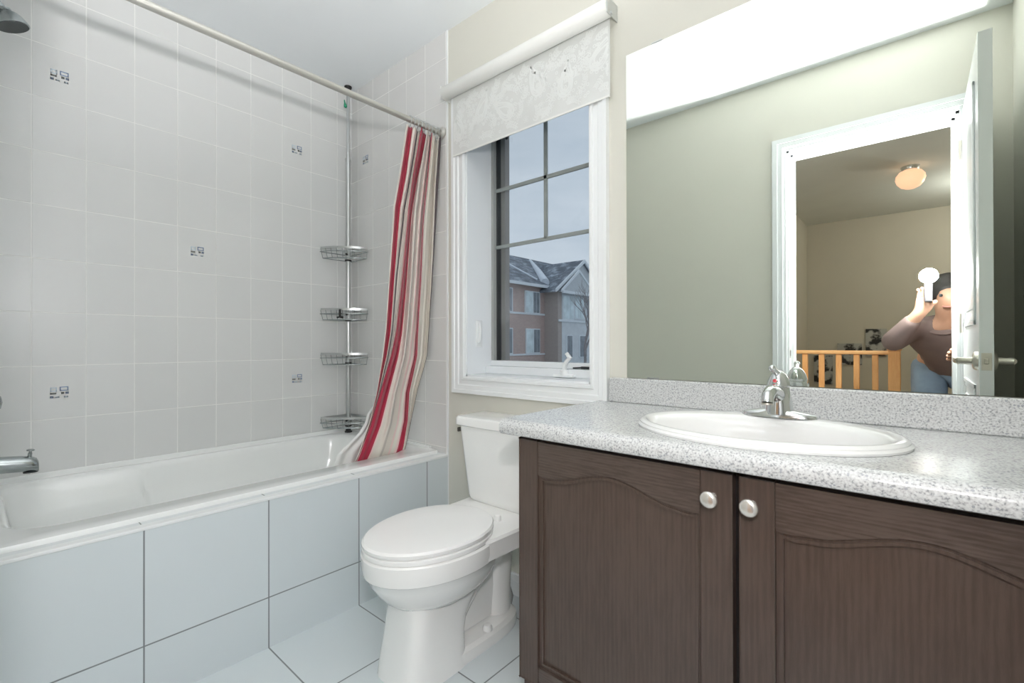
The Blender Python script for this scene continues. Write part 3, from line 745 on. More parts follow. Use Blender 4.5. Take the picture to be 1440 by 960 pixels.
def paisley(cx, cz, sz, rot, fl):
    def P(u, v): return (cx + (u * cos(rot) - v * sin(rot)) * sz * fl, cz + (u * sin(rot) + v * cos(rot)) * sz)
    for k in (1.0, 0.78, 0.55):
        o = []
        for i in range(41):
            t = 2 * pi * i / 40; r = 0.5 * (1 - cos(t)); 
            o.append(P(0.42 * sin(t) * r ** .7 * k + 0.25 * (1 - r) ** 2, (0.9 - 1.5 * r) * k * .8 + .05))
        strip(o, sz * (.075 if k != .78 else .04))
    for i in range(16):
        t = 2 * pi * (i + .5) / 16; r = 0.5 * (1 - cos(t))
        c = P(0.54 * sin(t) * r ** .7 * 1.08, (0.9 - 1.5 * r) * .9 + .05)
        strip([(c[0] + sz * .05 * cos(a), c[1] + sz * .05 * sin(a)) for a in [2 * pi * j / 8 for j in range(9)]], sz * .035)
    for i in range(5):
        a = pi * i / 4; strip([P(0.0, -.35), P(.1 * cos(a), -.35 + .1 * sin(a)), P(.2 * cos(a), -.35 + .22 * sin(a))], sz * .06)
def flower(cx, cz, sz, n, rot):
    for i in range(n):
        a = rot + 2 * pi * i / n
        strip([(cx + sz * (.25 + .75 * sin(pi * j / 12)) * cos(a + (j / 6 - 1) * pi / n * .9), cz + sz * (.25 + .75 * sin(pi * j / 12)) * sin(a + (j / 6 - 1) * pi / n * .9)) for j in range(13)], sz * .11)
    strip([(cx + sz * .2 * cos(a), cz + sz * .2 * sin(a)) for a in [2 * pi * j / 12 for j in range(13)]], sz * .13)
def sprig(cx, cz, sz, rot):
    st = [(cx + sz * (t - .5) * cos(rot) + sz * .2 * sin(t * 3) * sin(rot), cz + sz * (t - .5) * sin(rot) + sz * .2 * sin(t * 3) * cos(rot)) for t in [k / 14 for k in range(15)]]
    strip(st, sz * .05)
    for k in range(2, 14, 2):
        for sg in (-1, 1):
            a = rot + sg * .9; p = st[k]; l = sz * .22
            strip([(p[0] + l * u * cos(a) - l * .28 * sin(pi * u) * sin(a) * sg, p[1] + l * u * sin(a) + l * .28 * sin(pi * u) * cos(a) * sg) for u in [j / 6 for j in range(7)]], sz * .05)
            strip([(p[0] + l * u * cos(a), p[1] + l * u * sin(a)) for u in [j / 6 for j in range(7)]], sz * .035)
for i in range(6):
    cx = 0.93 + i * 0.142 + pr_.uniform(-.01, .01)
    paisley(cx, 1.965 + (.03 if i % 2 else -.015), .105, pr_.uniform(-.7, .7), 1 if i % 2 else -1)
    flower(cx + .070, 1.985 - (.06 if i % 2 else -.03), .026, 6, pr_.random())
    flower(cx + .062, 1.885 + (.0 if i % 2 else .02), .020, 5, pr_.random())
    sprig(cx + .072, 2.055, .085, pr_.uniform(.2, 1.2)); sprig(cx + .01, 2.06, .06, pr_.uniform(-.5, .5)); sprig(cx + .03, 1.872, .07, pr_.uniform(-.4, .4)); sprig(cx + .068, 1.93, .06, pr_.uniform(1.0, 2.0))
    for q in range(5):
        sprig(cx + pr_.uniform(-.07, .07), pr_.uniform(1.88, 2.08), pr_.uniform(.045, .075), pr_.uniform(0, 6.3)); flower(cx + pr_.uniform(-.07, .07), pr_.uniform(1.87, 2.085), pr_.uniform(.010, .017), 5, pr_.random())
    for q in range(14):
        x_, z_ = cx + pr_.uniform(-.07, .07), pr_.uniform(1.87, 2.09)
        strip([(x_ + .005 * cos(a), z_ + .005 * sin(a)) for a in [2 * pi * j / 8 for j in range(9)]], .004)
fab = pm.build('fabric', ['blind', 'blind_print'], bl)
for p in fab.data.polygons: p.material_index = 0 if abs(p.normal.y) < .5 or p.area > .05 else 1
m = MB(); m.box(0.888, 1.676, -0.0245, -0.0200, 1.842, 1.850, 0.001); m.build('hem_bar', 'blind_tube', bl)
m = MB(); m.box(BX1 + 0.001, BX1 + 0.004, -0.072, -0.0005, 2.096, 2.152, 0.001); m.lathe((BX1 + 0.002, -0.045, 2.106), (1, 0, 0), [(0.006, -0.002), (0.006, 0.006), (0.001, 0.006)]); m.build('bracket', 'steel', bl, smooth=40)
m = MB(); m.box(BX0 - 0.003, BX0 - 0.0005, -0.072, -0.0005, 2.096, 2.152, 0.001); m.build('bracket', 'blind_tube', bl)

# ------------------------------------------------------------------ toilet
TCX = 1.283
to = thing('toilet', 'white two-piece toilet with closed lid beside the vanity, under the window', 'toilet', (TCX, -0.35, 0.0))
def egg(z, a, yf, yb, ym, n=48, sq=2.0, cx=TCX):
    pts = []
    for k in range(n):
        t = 2 * pi * k / n; c, s_ = cos(t), sin(t)
        e = 2.0 / sq
        x = a * (abs(s_) ** e) * (1 if s_ >= 0 else -1)
        yy = (abs(c) ** e) * (1 if c >= 0 else -1)
        pts.append((cx + x, ym - (ym - yf) * yy if yy >= 0 else ym - (yb - ym) * yy, z))
    return pts
m = MB()
m.loft([egg(.386, .168, -.690, -.24, -.45), egg(.388, .175, -.697, -.235, -.45), egg(.382, .181, -.703, -.23, -.45), egg(.350, .181, -.702, -.23, -.45), egg(.328, .178, -.698, -.23, -.45), egg(.322, .172, -.690, -.23, -.45), egg(.300, .166, -.680, -.23, -.45), egg(.270, .152, -.660, -.23, -.45), egg(.240, .130, -.635, -.24, -.45), egg(.222, .112, -.612, -.25, -.45), egg(.214, .09, -.58, -.27, -.45)], True, True, True)
# pedestal: faceted front column, flaring to the floor
m.loft([egg(.235, .088, -.600, -.30, -.45, sq=3.6), egg(.205, .090, -.602, -.33, -.46, sq=4.5), egg(.150, .092, -.606, -.385, -.48, sq=5), egg(.100, .096, -.614, -.40, -.48, sq=5), egg(.045, .102, -.626, -.40, -.48, sq=4.5), egg(.0, .108, -.634, -.39, -.48, sq=4.0)])
# foot flange running back
m.loft([egg(0, .104, -.62, -.115, -.33, sq=3.0), egg(.012, .106, -.622, -.11, -.33, sq=3.0), egg(.036, .104, -.62, -.115, -.33, sq=3.0), egg(.046, .092, -.60, -.13, -.33, sq=3.0)])
# trapway: rises behind the bowl and drops to the floor
m.tube([(TCX, -.47, .10), (TCX, -.42, .125), (TCX, -.36, .185), (TCX, -.30, .245), (TCX, -.25, .275), (TCX, -.20, .268), (TCX, -.175, .235), (TCX, -.178, .15), (TCX, -.185, .03)], [.068, .068, .066, .064, .064, .066, .064, .058, .062], 20)
# web between bowl and trap
m.loft([[(TCX - .035, -.52, .05), (TCX + .035, -.52, .05), (TCX + .035, -.20, .05), (TCX - .035, -.20, .05)], [(TCX - .035, -.52, .33), (TCX + .035, -.52, .33), (TCX + .035, -.17, .33), (TCX - .035, -.17, .33)]])
# deck under the tank
dk = []
for z, g, lo in ((.325, -.012, 0), (.332, 0, 0), (.386, 0, 0), (.394, -.006, 0)):
    dk.append([(TCX - .172 - g, -.40, z), (TCX + .172 + g, -.40, z), (TCX + .178 + g, -.25, z), (TCX + .186 + g, -.06, z), (TCX + .170 + g, -.035, z), (TCX - .170 - g, -.035, z), (TCX - .186 - g, -.06, z), (TCX - .178 - g, -.25, z)])
m.loft(dk)
m.build('bowl', 'china', to, smooth=35)
m = MB()
m.loft([egg(.388, .172, -.694, -.265, -.46), egg(.390, .177, -.700, -.262, -.46), egg(.402, .177, -.700, -.262, -.46), egg(.405, .172, -.694, -.265, -.46)])
m.build('seat', 'seat', to, smooth=35)
m = MB()
m.loft([egg(.4065, .168, -.690, -.262, -.46), egg(.408, .175, -.700, -.255, -.46), egg(.418, .176, -.701, -.255, -.46), egg(.424, .171, -.694, -.258, -.46), egg(.427, .150, -.66, -.275, -.46), egg(.4285, .07, -.55, -.36, -.46)])
m.build('lid', 'seat', to, smooth=35)
for sx in (-1, 1):
    m = MB(); m.lathe((TCX + sx * 0.075, -.243, .392), (0, 0, 1), [(0.012, 0), (0.012, 0.016), (0.009, 0.020), (0.001, 0.021)], 16); m.build('hinge', 'seat', to, smooth=40)
    m = MB(); m.lathe((TCX + sx * 0.080, -.300, .044), (0, 0, 1), [(0.0165, 0), (0.0165, 0.010), (0.012, 0.019), (0.001, 0.021)], 16); m.build('bolt_cap', 'seat', to, smooth=40)
def rr(x0, x1, y0, y1, r, z): return rrect(x0, x1, y0, y1, r, z, 5, 4)
TW = 0.212
m = MB()
m.loft([rr(TCX - .150, TCX + .150, -.150, -.030, .025, .394), rr(TCX - .165, TCX + .165, -.160, -.024, .03, .404), rr(TCX - .170, TCX + .170, -.163, -.022, .03, .420), rr(TCX - TW + .01, TCX + TW - .01, -.178, -.016, .028, .690)])
m.build('tank', 'china', to, smooth=35)
m = MB()
m.loft([rr(TCX - TW + .006, TCX + TW - .006, -.182, -.014, .028, .685), rr(TCX - TW - .004, TCX + TW + .004, -.189, -.010, .03, .690), rr(TCX - TW - .004, TCX + TW + .004, -.189, -.010, .03, .714), rr(TCX - TW + .002, TCX + TW - .002, -.184, -.013, .028, .722), rr(TCX - TW + .03, TCX + TW - .03, -.16, -.03, .02, .725)])
m.build('tank_lid', 'china', to, smooth=35)
m = MB(); m.tube([(TCX - TW + .018, -.155, .664), (TCX - TW + .002, -.155, .664)], .006, 10); m.box(TCX - TW - .004, TCX - TW + .004, -.166, -.145, .655, .673, .003); m.build('flush_lever', 'ivory', to, smooth=50)

hs = thing('supply_hose', 'thin grey water hose looping on the floor behind the toilet', 'hose', (1.28, -0.05, 0.0))
m = MB(); m.tube([(1.02, -.06, .17), (1.08, -.07, .12), (1.15, -.06, .07), (1.21, -.055, .072), (1.25, -.065, .068), (1.285, -.085, .045), (1.290, -.10, .02), (1.27, -.10, .010), (1.22, -.075, .020), (1.16, -.07, .03), (1.08, -.06, .10), (1.03, -.055, .30), (1.06, -.07, .405)], .0065, 8); m.build('braided_line', 'braid', hs, smooth=60)
m = MB(); m.lathe((1.02, -0.0125, .17), (0, -1, 0), [(.024, 0), (.022, .004), (.010, .006), (.010, .05), (.016, .052), (.016, .075), (.001, .076)], 16); m.build('stop_valve', 'chrome', hs, smooth=40)

# ------------------------------------------------------------------ vanity
van = thing('vanity_cabinet', 'dark espresso oak vanity cabinet with two arched doors', 'vanity', (2.22, -0.25, 0.0))
VX0, VX1, VY = 1.672, 2.765, -0.480
m = MB(); m.box(VX0, VX1, VY, -0.002, 0.11, 0.7695); m.box(VX0 + .02, VX1, VY + .06, -0.002, 0.0, 0.11); m.build('carcass', 'wood_v', van)
def cab_door(x0, x1, knobx):
    z0, z1 = 0.142, 0.7605; st = 0.060; yf, yb = -0.500, -0.481
    xi0, xi1, zi0 = x0 + st, x1 - st, z0 + 0.048
    cxm = (xi0 + xi1) / 2; hw = (xi1 - xi0) / 2
    def arch(x, off=0.0):
        t = abs((x - cxm) / hw)
        # flat shoulders with a slight dip, rising to a crown in the middle
        base = 0.674
        if t > 0.80: z = base - 0.003 * sin((t - 0.80) / 0.20 * pi)
        else: z = base + 0.034 * 0.5 * (1 + cos(pi * t / 0.80))
        return z - off
    n = 40
    A0 = [(xi0, zi0), (xi1, zi0)] + [(lerp(xi1, xi0, k / n), arch(lerp(xi1, xi0, k / n))) for k in range(n + 1)]
    m = MB(); m.prism(A0, 'y', yb, -0.4905); d = m.build('door', 'wood_v', van)
    m = MB(); m.box(x0, xi0, yb, yf, z0, z1, 0.003); m.build('stile', 'wood_v', d)
    m = MB(); m.box(xi1, x1, yb, yf, z0, z1, 0.003); m.build('stile', 'wood_v', d)
    m = MB(); m.box(xi0, xi1, yb, yf, z0, zi0, 0.002); m.build('bottom_rail', 'wood_h', d)
    top = [(xi0, z1 - .002), (xi1, z1 - .002)] + [(lerp(xi1, xi0, k / n), arch(lerp(xi1, xi0, k / n))) for k in range(n + 1)]
    m = MB(); m.prism(top, 'y', yb, yf); m.build('arched_rail', 'wood_h', d)
    # beaded moulding step
    m = MB()
    for off, ya in ((0.006, -0.4945), (0.012, -0.4965)):
        o2 = off; o1 = off - 0.006
        def ins(o):
            a, b = xi0 + o, xi1 - o
            return [(a, zi0 + o), (b, zi0 + o)] + [(lerp(b, a, k / n), arch(lerp(xi1, xi0, k / n)) - o) for k in range(n + 1)]
        A, B = ins(o1), ins(o2)
        m.loft([[(x, yb, z) for x, z in A], [(x, ya, z) for x, z in A], [(x, ya, z) for x, z in B], [(x, yb, z) for x, z in B]], True, False, False)
    m.build('moulding', 'wood_v', d, smooth=30)
    kz = 0.711
    m = MB(); m.lathe((knobx, yf, kz), (0, -1, 0), [(0.0085, 0), (0.0075, 0.004), (0.006, 0.008), (0.0065, 0.014), (0.012, 0.018), (0.0155, 0.021), (0.0165, 0.0245), (0.015, 0.028), (0.009, 0.0305), (0.001, 0.0312)], 28)
    plabel(m.build('knob', 'knob', d, smooth=50), 'round pale metal knob')
    return d
cab_door(1.674, 2.197, 2.160)
cab_door(2.208, 2.731, 2.230)
m = MB(); m.box(2.197, 2.208, -0.4812, -0.480, 0.142, 0.769); m.box(VX0 + .004, VX1, -0.4815, -0.480, 0.7605, 0.7695); m.build('gap_shade_strip', 'gap_shade', van)  # near-black strips paint the shade in the gaps around the doors

ct = thing('countertop', 'grey speckled laminate countertop with backsplash on the dark vanity', 'countertop', (2.2, -0.26, 0.77))
CTX0, CTX1, CTY, CZ_ = 1.630, XR - 0.002, -0.532, 0.810
m = MB()
prof = [(CTY + .010, .7705), (CTY + .003, .7735), (CTY, .780), (CTY, .794), (CTY + .004, .803), (CTY + .012, .8085), (CTY + .022, CZ_), (-0.001, CZ_), (-0.001, .7705)]
m.prism([(y, z) for y, z in prof], 'x', CTX0, CTX1)
slab = m.build('worktop', 'speckle', ct, smooth=40)
m = MB(); m.box(1.667, CTX1, -0.021, -0.0005, CZ_, 0.891, 0.004); m.build('backsplash', 'speckle', ct)

# sink
SX, SY = 2.190, -0.292
MAT['sink_china'] = pbr('white_sink_china', (0.80, 0.81, 0.80), 0.14, coat=0.5, var=0.008)
sk = thing('sink', 'oval white drop-in sink set in the speckled countertop', 'sink', (SX, SY, CZ_))
def ell(z, a, b, dy=0.0, n=64): return [(SX + a * cos(2 * pi * k / n), SY + dy + b * sin(2 * pi * k / n), z) for k in range(n)]
def mixr(A, B, t): return [tuple(lerp(p, q, t) for p, q in zip(u, v)) for u, v in zip(A, B)]
m = MB()
m.loft([ell(.8105, .266, .207), ell(.8150, .267, .208), ell(.8190, .262, .203), ell(.8215, .262, .203), ell(.8255, .257, .198), ell(.827, .250, .191), ell(.8262, .243, .176, -.012), ell(.820, .233, .158, -.026), ell(.808, .226, .150, -.030), ell(.780, .212, .140, -.030), ell(.740, .182, .120, -.026), ell(.705, .13, .088, -.02), ell(.690, .06, .045, -.01), ell(.687, .02, .02, 0)], True, False, True)
m.build('basin', 'sink_china', sk, smooth=50)
m = MB(); m.lathe((SX, SY, .687), (0, 0, 1), [(0.026, 0.0015), (0.024, 0.004), (0.02, 0.003), (0.016, 0.005), (0.001, 0.006)], 20); m.build('drain', 'chrome', sk, smooth=40)
# cut the worktop out under the basin
cut = MB(); cut.loft([ell(.70, .238, .176), ell(.85, .238, .176)])
cb_ = cut.build('cutter', 'china')
bo = slab.modifiers.new('sink_hole', 'BOOLEAN'); bo.operation = 'DIFFERENCE'; bo.solver = 'EXACT'; bo.object = cb_
slab.location = (0, 0, 0)
bpy.context.view_layer.update()
me_new = bpy.data.meshes.new_from_object(slab.evaluated_get(bpy.context.evaluated_depsgraph_get()))
slab.modifiers.clear(); slab.data = me_new
bpy.data.objects.remove(cb_, do_unlink=True)

# faucet
FX, FY, FZ = 2.199, -0.128, 0.8265
fa = thing('faucet', 'chrome single-lever faucet at the back of the oval sink', 'faucet', (FX, FY, FZ))
def sell(z, a, b, n=40, sq=2.4, cx=FX, cy=FY):
    e = 2 / sq; return [(cx + a * abs(cos(t)) ** e * (1 if cos(t) >= 0 else -1), cy + b * abs(sin(t)) ** e * (1 if sin(t) >= 0 else -1), z) for t in [2 * pi * k / n for k in range(n)]]
m = MB(); m.loft([sell(FZ - .002, .083, .027), sell(FZ + .004, .083, .027), sell(FZ + .008, .078, .025), sell(FZ + .013, .058, .024), sell(FZ + .017, .036, .023)]); m.build('base_plate', 'chrome', fa, smooth=50)
m = MB(); m.loft([sell(FZ + .006, .034, .030, sq=2, cy=FY), sell(FZ + .022, .0325, .029, sq=2), sell(FZ + .040, .030, .0275, sq=2), sell(FZ + .054, .0275, .0265, sq=2), sell(FZ + .064, .025, .025, sq=2, cy=FY + .002), sell(FZ + .072, .024, .024, sq=2, cy=FY + .003)])
m.build('body', 'chrome', fa, smooth=50)
m = MB(); m.tube([(FX, FY + .005, FZ + .044), (FX, FY - .025, FZ + .058), (FX, FY - .055, FZ + .066), (FX, FY - .085, FZ + .066), (FX, FY - .106, FZ + .058), (FX, FY - .112, FZ + .043)], [.020, .0190, .0165, .0145, .0135, .0128], 20)
m.build('spout', 'chrome', fa, smooth=60)
m = MB(); m.lathe((FX, FY - .1125, FZ + .0432), (0, -.1, -1), [(.0122, 0), (.0122, .004), (.011, .0045), (.001, .003)], 20); m.build('aerator', 'nickel', fa, smooth=40)
m = MB(); m.loft([sell(FZ + .0725, .0255, .0255, sq=2, cy=FY + .003), sell(FZ + .080, .0258, .0265, sq=2, cy=FY + .003), sell(FZ + .092, .0225, .0245, sq=2, cy=FY + .004), sell(FZ + .103, .0165, .0195, sq=2, cy=FY + .006), sell(FZ + .111, .009, .011, sq=2, cy=FY + .007), sell(FZ + .113, .003, .004, sq=2, cy=FY + .007)])
m.tube([(FX, FY + .004, FZ + .100), (FX - .004, FY - .016, FZ + .113), (FX - .006, FY - .032, FZ + .119)], [.0085, .0065, .006], 14)
m.lathe((FX - .006, FY - .034, FZ + .1195), (-.1, -1, .2), [(.001, -.009), (.006, -.007), (.0085, 0), (.006, .007), (.001, .009)], 16)
m.build('lever_handle', 'chrome', fa, smooth=60)
m = MB(); m.lathe((FX - .003, FY - .0215, FZ + .088), (0, -1, .3), [(.0045, -.001), (.0045, .0012), (.001, .0016)], 14); plabel(m.build('indicator', 'decal_red', fa), 'red temperature dot')

# mirror
mi = thing('mirror', 'large frameless wall mirror above the countertop', 'mirror', (2.24, -0.003, 0.8975))
MX0, MX1, MZ0, MZ1 = 1.7285, XR - 0.012, 0.8930, 1.966
m = MB(); m.box(MX0, MX1, -0.0075, -0.0012, MZ0, MZ1); m.build('mirror_glass', 'mirror', mi)
m = MB(); m.box(MX0, MX1, -0.0010, -0.0002, MZ0, MZ1); m.build('backing', 'dark', mi)
for x, z in ((1.835, MZ1 + .0005), (2.55, MZ1 + .0005)):
    m = MB(); m.box(x - .018, x + .018, -.0095, -.0005, z, z + .004, .001); m.build('clip', 'steel', mi)
m = MB(); m.box(1.80, 1.84, -.0092, -.0078, MZ0 - .0012, MZ0 + .004, .0005); m.build('clip', 'steel', mi)

# ------------------------------------------------------------------ bathroom door, open into the room
DW = 0.70
dr = setup('door_1', (2.606, YF + 0.012, 0.012))
ang = 0.0
m = MB(); dx0, dx1 = 2.614, 2.649; dy0, dy1 = YF + 0.012, YF + 0.012 + DW; dz0, dz1 = 0.012, 2.035
m.box(dx0, dx1, dy0, dy1, dz0, dz1, 0.001)
for xs in (dx0, dx1):
    sgn = -1 if xs == dx0 else 1
    for (pa, pb, za, zb) in ((dy0 + .11, dy1 - .11, 1.07, 1.92), (dy0 + .11, dy1 - .11, 0.22, 0.86)):
        for (q, hgt) in ((0.0, .006), (.018, .003)):
            a, b, c, d = pa + q, pb - q, za + q, zb - q; wd = .016
            for (y0, y1, z0, z1) in ((a, b, c, c + wd), (a, b, d - wd, d), (a, a + wd, c, d), (b - wd, b, c, d)):
                xx = sorted((xs, xs + sgn * hgt)); m.box(xx[0], xx[1], y0, y1, z0, z1, .002)
        xx = sorted((xs, xs + sgn * .004)); m.box(xx[0], xx[1], pa + .06, pb - .06, za + .06, zb - .06, .003)
m.build('door_slab', 'white_gloss', dr)
m = MB(); m.box(dx0 + .005, dx1 - .005, dy1 - .0005, dy1 + .0015, .915, .972, .0005); lp = m.build('latch_plate', 'nickel', dr)
m = MB(); m.box(dx0 + .012, dx1 - .012, dy1 + .0015, dy1 + .007, .935, .955, .003); m.build('latch_bolt', 'nickel', lp)
for xs, sgn in ((dx0, -1), (dx1, 1)):
    m = MB(); yl_, zl_ = dy1 - .060, .944
    m.lathe((xs, yl_, zl_), (sgn, 0, 0), [(.032, 0), (.031, .006), (.026, .011), (.013, .014), (.0115, .045), (.013, .050), (.001, .052)], 24)
    m.tube([(xs + sgn * .046, yl_, zl_), (xs + sgn * .050, yl_ - .02, zl_), (xs + sgn * .050, yl_ - .075, zl_ + .002), (xs + sgn * .048, yl_ - .115, zl_ + .001)], [.011, .0105, .0095, .008], 14)
    m.build('lever_handle', 'nickel', dr, smooth=45)
for z in (0.25, 1.05, 1.82):
    m = MB(); m.lathe((2.609, YF + .006, z), (0, 0, 1), [(.006, 0), (.006, .085), (.001, .086)], 12); m.build('hinge', 'nickel', dr, smooth=40)

# ------------------------------------------------------------------ hall seen in the mirror
rl = thing('stair_railing', 'honey oak stair railing with square balusters in the hall', 'railing', (1.9, -2.40, 0.0))
m = MB(); m.box(HX0 + .001, 2.325, -2.43, -2.37, 0.928, 0.954, 0.008); m.build('handrail', 'oak_h', rl)
m = MB(); m.box(HX0 + .001, 2.325, -2.42, -2.38, 0.06, 0.09, 0.004); m.build('bottom_rail', 'oak_h', rl)
for x in (1.478, 1.575, 1.671, 1.768, 1.865, 1.962, 2.059, 2.156, 2.253):
    m = MB(); m.box(x - .016, x + .016, -2.416, -2.384, .09, .928, .003); m.build('baluster', 'oak', rl)
m = MB(); m.box(2.318, 2.38, -2.43, -2.37, 0, 0.955, .005); m.box(2.312, 2.386, -2.436, -2.364, .955, .968, .006); m.build('newel_post', 'oak', rl)

gl = thing('ceiling_light', 'round glowing peach glass ceiling light in the hall', 'ceiling light', (2.42, -3.62, CEIL))
m = MB(); m.lathe((2.42, -3.62, CEIL), (0, 0, -1), [(.06, 0), (.062, .008), (.055, .028), (.05, .034), (.001, .034)], 28); m.build('base', 'steel', gl, smooth=40)
m = MB(); m.lathe((2.42, -3.62, CEIL - .030), (0, 0, -1), [(.045, 0), (.072, .012), (.094, .042), (.098, .070), (.088, .104), (.064, .134), (.032, .150), (.001, .154)], 32); m.build('globe', 'globe', gl, smooth=60)
add_light('glow', 'POINT', (0, 0.0, -0.022), 0.5, (1.0, 0.60, 0.32), 0.004, parent=gl)
g2 = copy_tree(gl); g2.location = (3.05, -4.3, CEIL); g2['label'] = 'added fill light for the hall, out of view, copied from the ceiling light'
add_light('hall_fill', 'POINT', (0, 0, -0.24), HALL_FILL_POWER, (1.0, 0.97, 0.93), 0.06, parent=g2)  # invented second fixture, out of view, added to brighten the hall

PICS = [(2.007, 2.200, .853, 1.160, 'black and white hall print to the right of the other two'),
        (1.736, 1.972, .744, .994, 'dark hall print on the far wall between the other two'),
        (1.500, 1.690, .506, .850, 'lowest dark hall print nearest the left corner')]
for (a, b, c, d, lab) in PICS:
    m = MB(); m.box(a, b, HY + .001, HY + .018, c, d, .001)
    ob = tag(m.build('wall_print', 'print', None, loc=((a + b) / 2, HY, c)), lab, 'picture', 'black and white prints on the hall wall')

# the photographer bending behind the camera (seen only in the mirror)
def skinned(name, chains, mat, parent, sub=2):
    """chains: list of [(co, radius), ...]; first vertex of each later chain may repeat an earlier one to branch there"""
    me = bpy.data.meshes.new(name); vs = []; rs = []; es = []; idx = {}
    for ch in chains:
        prev = None
        for co, r in ch:
            key = tuple(round(c, 4) for c in co)
            if key not in idx: idx[key] = len(vs); vs.append(Vector(co) - parent.location); rs.append(r)
            if prev is not None: es.append((prev, idx[key]))
            prev = idx[key]
    me.from_pydata(vs, es, []); me.update()
    me.materials.append(MAT[mat])
    ob = bpy.data.objects.new(name, me); COL.objects.link(ob); ob.parent = parent
    sk = ob.modifiers.new('skin', 'SKIN'); sk.use_smooth_shade = True
    lay = me.skin_vertices[0].data if me.skin_vertices else None
    if lay is not None:
        for i, r in enumerate(rs):
            lay[i].radius = (r, r) if not isinstance(r, tuple) else r; lay[i].use_root = (i == 0)
    ob.modifiers.new('smooth', 'SUBSURF').levels = sub; ob.modifiers['smooth'].render_levels = sub
    return ob
pe = thing('person', 'person in mauve-brown top and jeans bending behind the camera, holding up a flash', 'person', (2.62, -2.20, 0.0))
HIP = (2.62, -2.34, .90); CH = (2.60, -2.08, 1.06); NK = (2.59, -1.99, 1.14); HD0 = (2.588, -1.965, 1.175); HD1 = (2.585, -1.935, 1.235); HDT = (2.585, -1.945, 1.295)
LS = (2.77, -2.05, 1.08); LE = (2.78, -1.87, .92); LW = (2.64, -1.72, .93)
RS = (2.43, -2.05, 1.08); RE = (2.35, -1.80, 1.00); RW = (2.475, -1.640, 1.16)
hand = []
def hand_chains(W, d, side, cur):
    W = Vector(W); d = Vector(d).normalized(); side = Vector(side).normalized(); n = d.cross(side)
    P = W + d * .045; out = [[(tuple(W), .024), (tuple(P), .030)]]
    for k, ln in enumerate((.062, .072, .068, .054)):
        b = P + side * (.024 - .016 * k) + d * .03
        m1 = b + d * ln * .5 + n * cur * .4; m2 = m1 + d * ln * .25 + n * cur
        out.append([(tuple(P), .030), (tuple(b), .0095), (tuple(m1), .009), (tuple(m2), .008)])
    b = P + side * .036 - d * .008; m1 = b + side * .022 + d * .028 + n * cur * .5
    out.append([(tuple(P), .030), (tuple(b), .011), (tuple(m1), .0095)])
    return out
body = [[(HIP, .13), ((2.61, -2.21, .98), .115), (CH, .125), (NK, .055), (HD0, .065), (HD1, .088), (HDT, .060)],
        [(HD1, .088), ((2.583, -1.848, 1.228), .020)],
        [(CH, .125), (LS, .055), (LE, .042), (LW, .027)], [(CH, .125), (RS, .055), (RE, .042), (RW, .027)],
        [(HIP, .13), ((2.72, -2.33, .85), .085), ((2.72, -2.24, .48), .058), ((2.74, -2.26, .09), .042), ((2.74, -2.15, .04), .036)],
        [(HIP, .13), ((2.51, -2.33, .85), .085), ((2.51, -2.22, .48), .058), ((2.53, -2.25, .09), .042), ((2.53, -2.14, .04), .036)]]
body += hand_chains(LW, (-.6, .7, .2), (.3, .3, .9), .014)
body += hand_chains(RW, (.15, .35, .9), (.8, .5, -.2), .014)
skinned('body', body, 'skin', pe)
skinned('jacket', [[((2.62, -2.37, .86), .165), ((2.61, -2.21, .98), .142), (CH, .145), ((2.592, -2.01, 1.115), .075)], [(CH, .145), (LS, .07), (LE, .055), ((2.665, -1.745, .930), .036)], [(CH, .145), (RS, .07), (RE, .055), ((2.460, -1.665, 1.138), .036)]], 'jacket', pe)
skinned('trousers', [[((2.62, -2.35, .92), .14), ((2.72, -2.33, .83), .10), ((2.72, -2.24, .48), .072), ((2.74, -2.26, .10), .058)], [((2.62, -2.35, .92), .14), ((2.51, -2.33, .83), .10), ((2.51, -2.22, .48), .072), ((2.53, -2.25, .10), .058)]], 'jeans', pe)
for x, y in ((2.74, -2.20), (2.53, -2.19)):
    m = MB(); m.loft([[(x + a * .05 * cos(t), y + .02 + a * .14 * sin(t), z) for t in [2 * pi * k / 24 for k in range(24)]] for z, a in ((0, .95), (.015, 1), (.05, .85), (.085, .45), (.09, .1))]); m.build('shoe', 'camblack', pe, smooth=60)
m = MB(); hc = Vector((2.585, -1.952, 1.250))
rings = []
for i in range(9):
    ph = pi * 0.5 * i / 8 * 1.15 - 0.35
    rings.append([(hc.x + .098 * cos(ph) * cos(t), hc.y - .018 + .108 * cos(ph) * sin(t) * (1 if sin(t) < 0 else .82), hc.z + .105 * sin(ph) + (.022 if sin(t) > .2 else 0)) for t in [2 * pi * k / 28 for k in range(28)]])
m.loft(rings); m.build('hair', 'hair', pe, smooth=60)
for sx in (-1, 1):
    m = MB(); m.lathe((2.584 + sx * .032, -1.853, 1.250), (0, 1, 0), [(.001, -.004), (.008, -.002), (.008, .003), (.001, .006)], 12); m.build('eye', 'dark', pe, smooth=60)
    m = MB(); m.lathe((2.585 + sx * .088, -1.940, 1.232), (sx, 0, 0), [(.008, -.006), (.020, 0), (.024, .006), (.012, .010), (.001, .008)], 14); m.build('ear', 'skin', pe, smooth=60)
m = MB(); m.tube([(2.560, -1.858, 1.192), (2.574, -1.850, 1.189), (2.594, -1.850, 1.189), (2.610, -1.859, 1.192)], .005, 8); m.build('mouth', 'lips', pe, smooth=60)

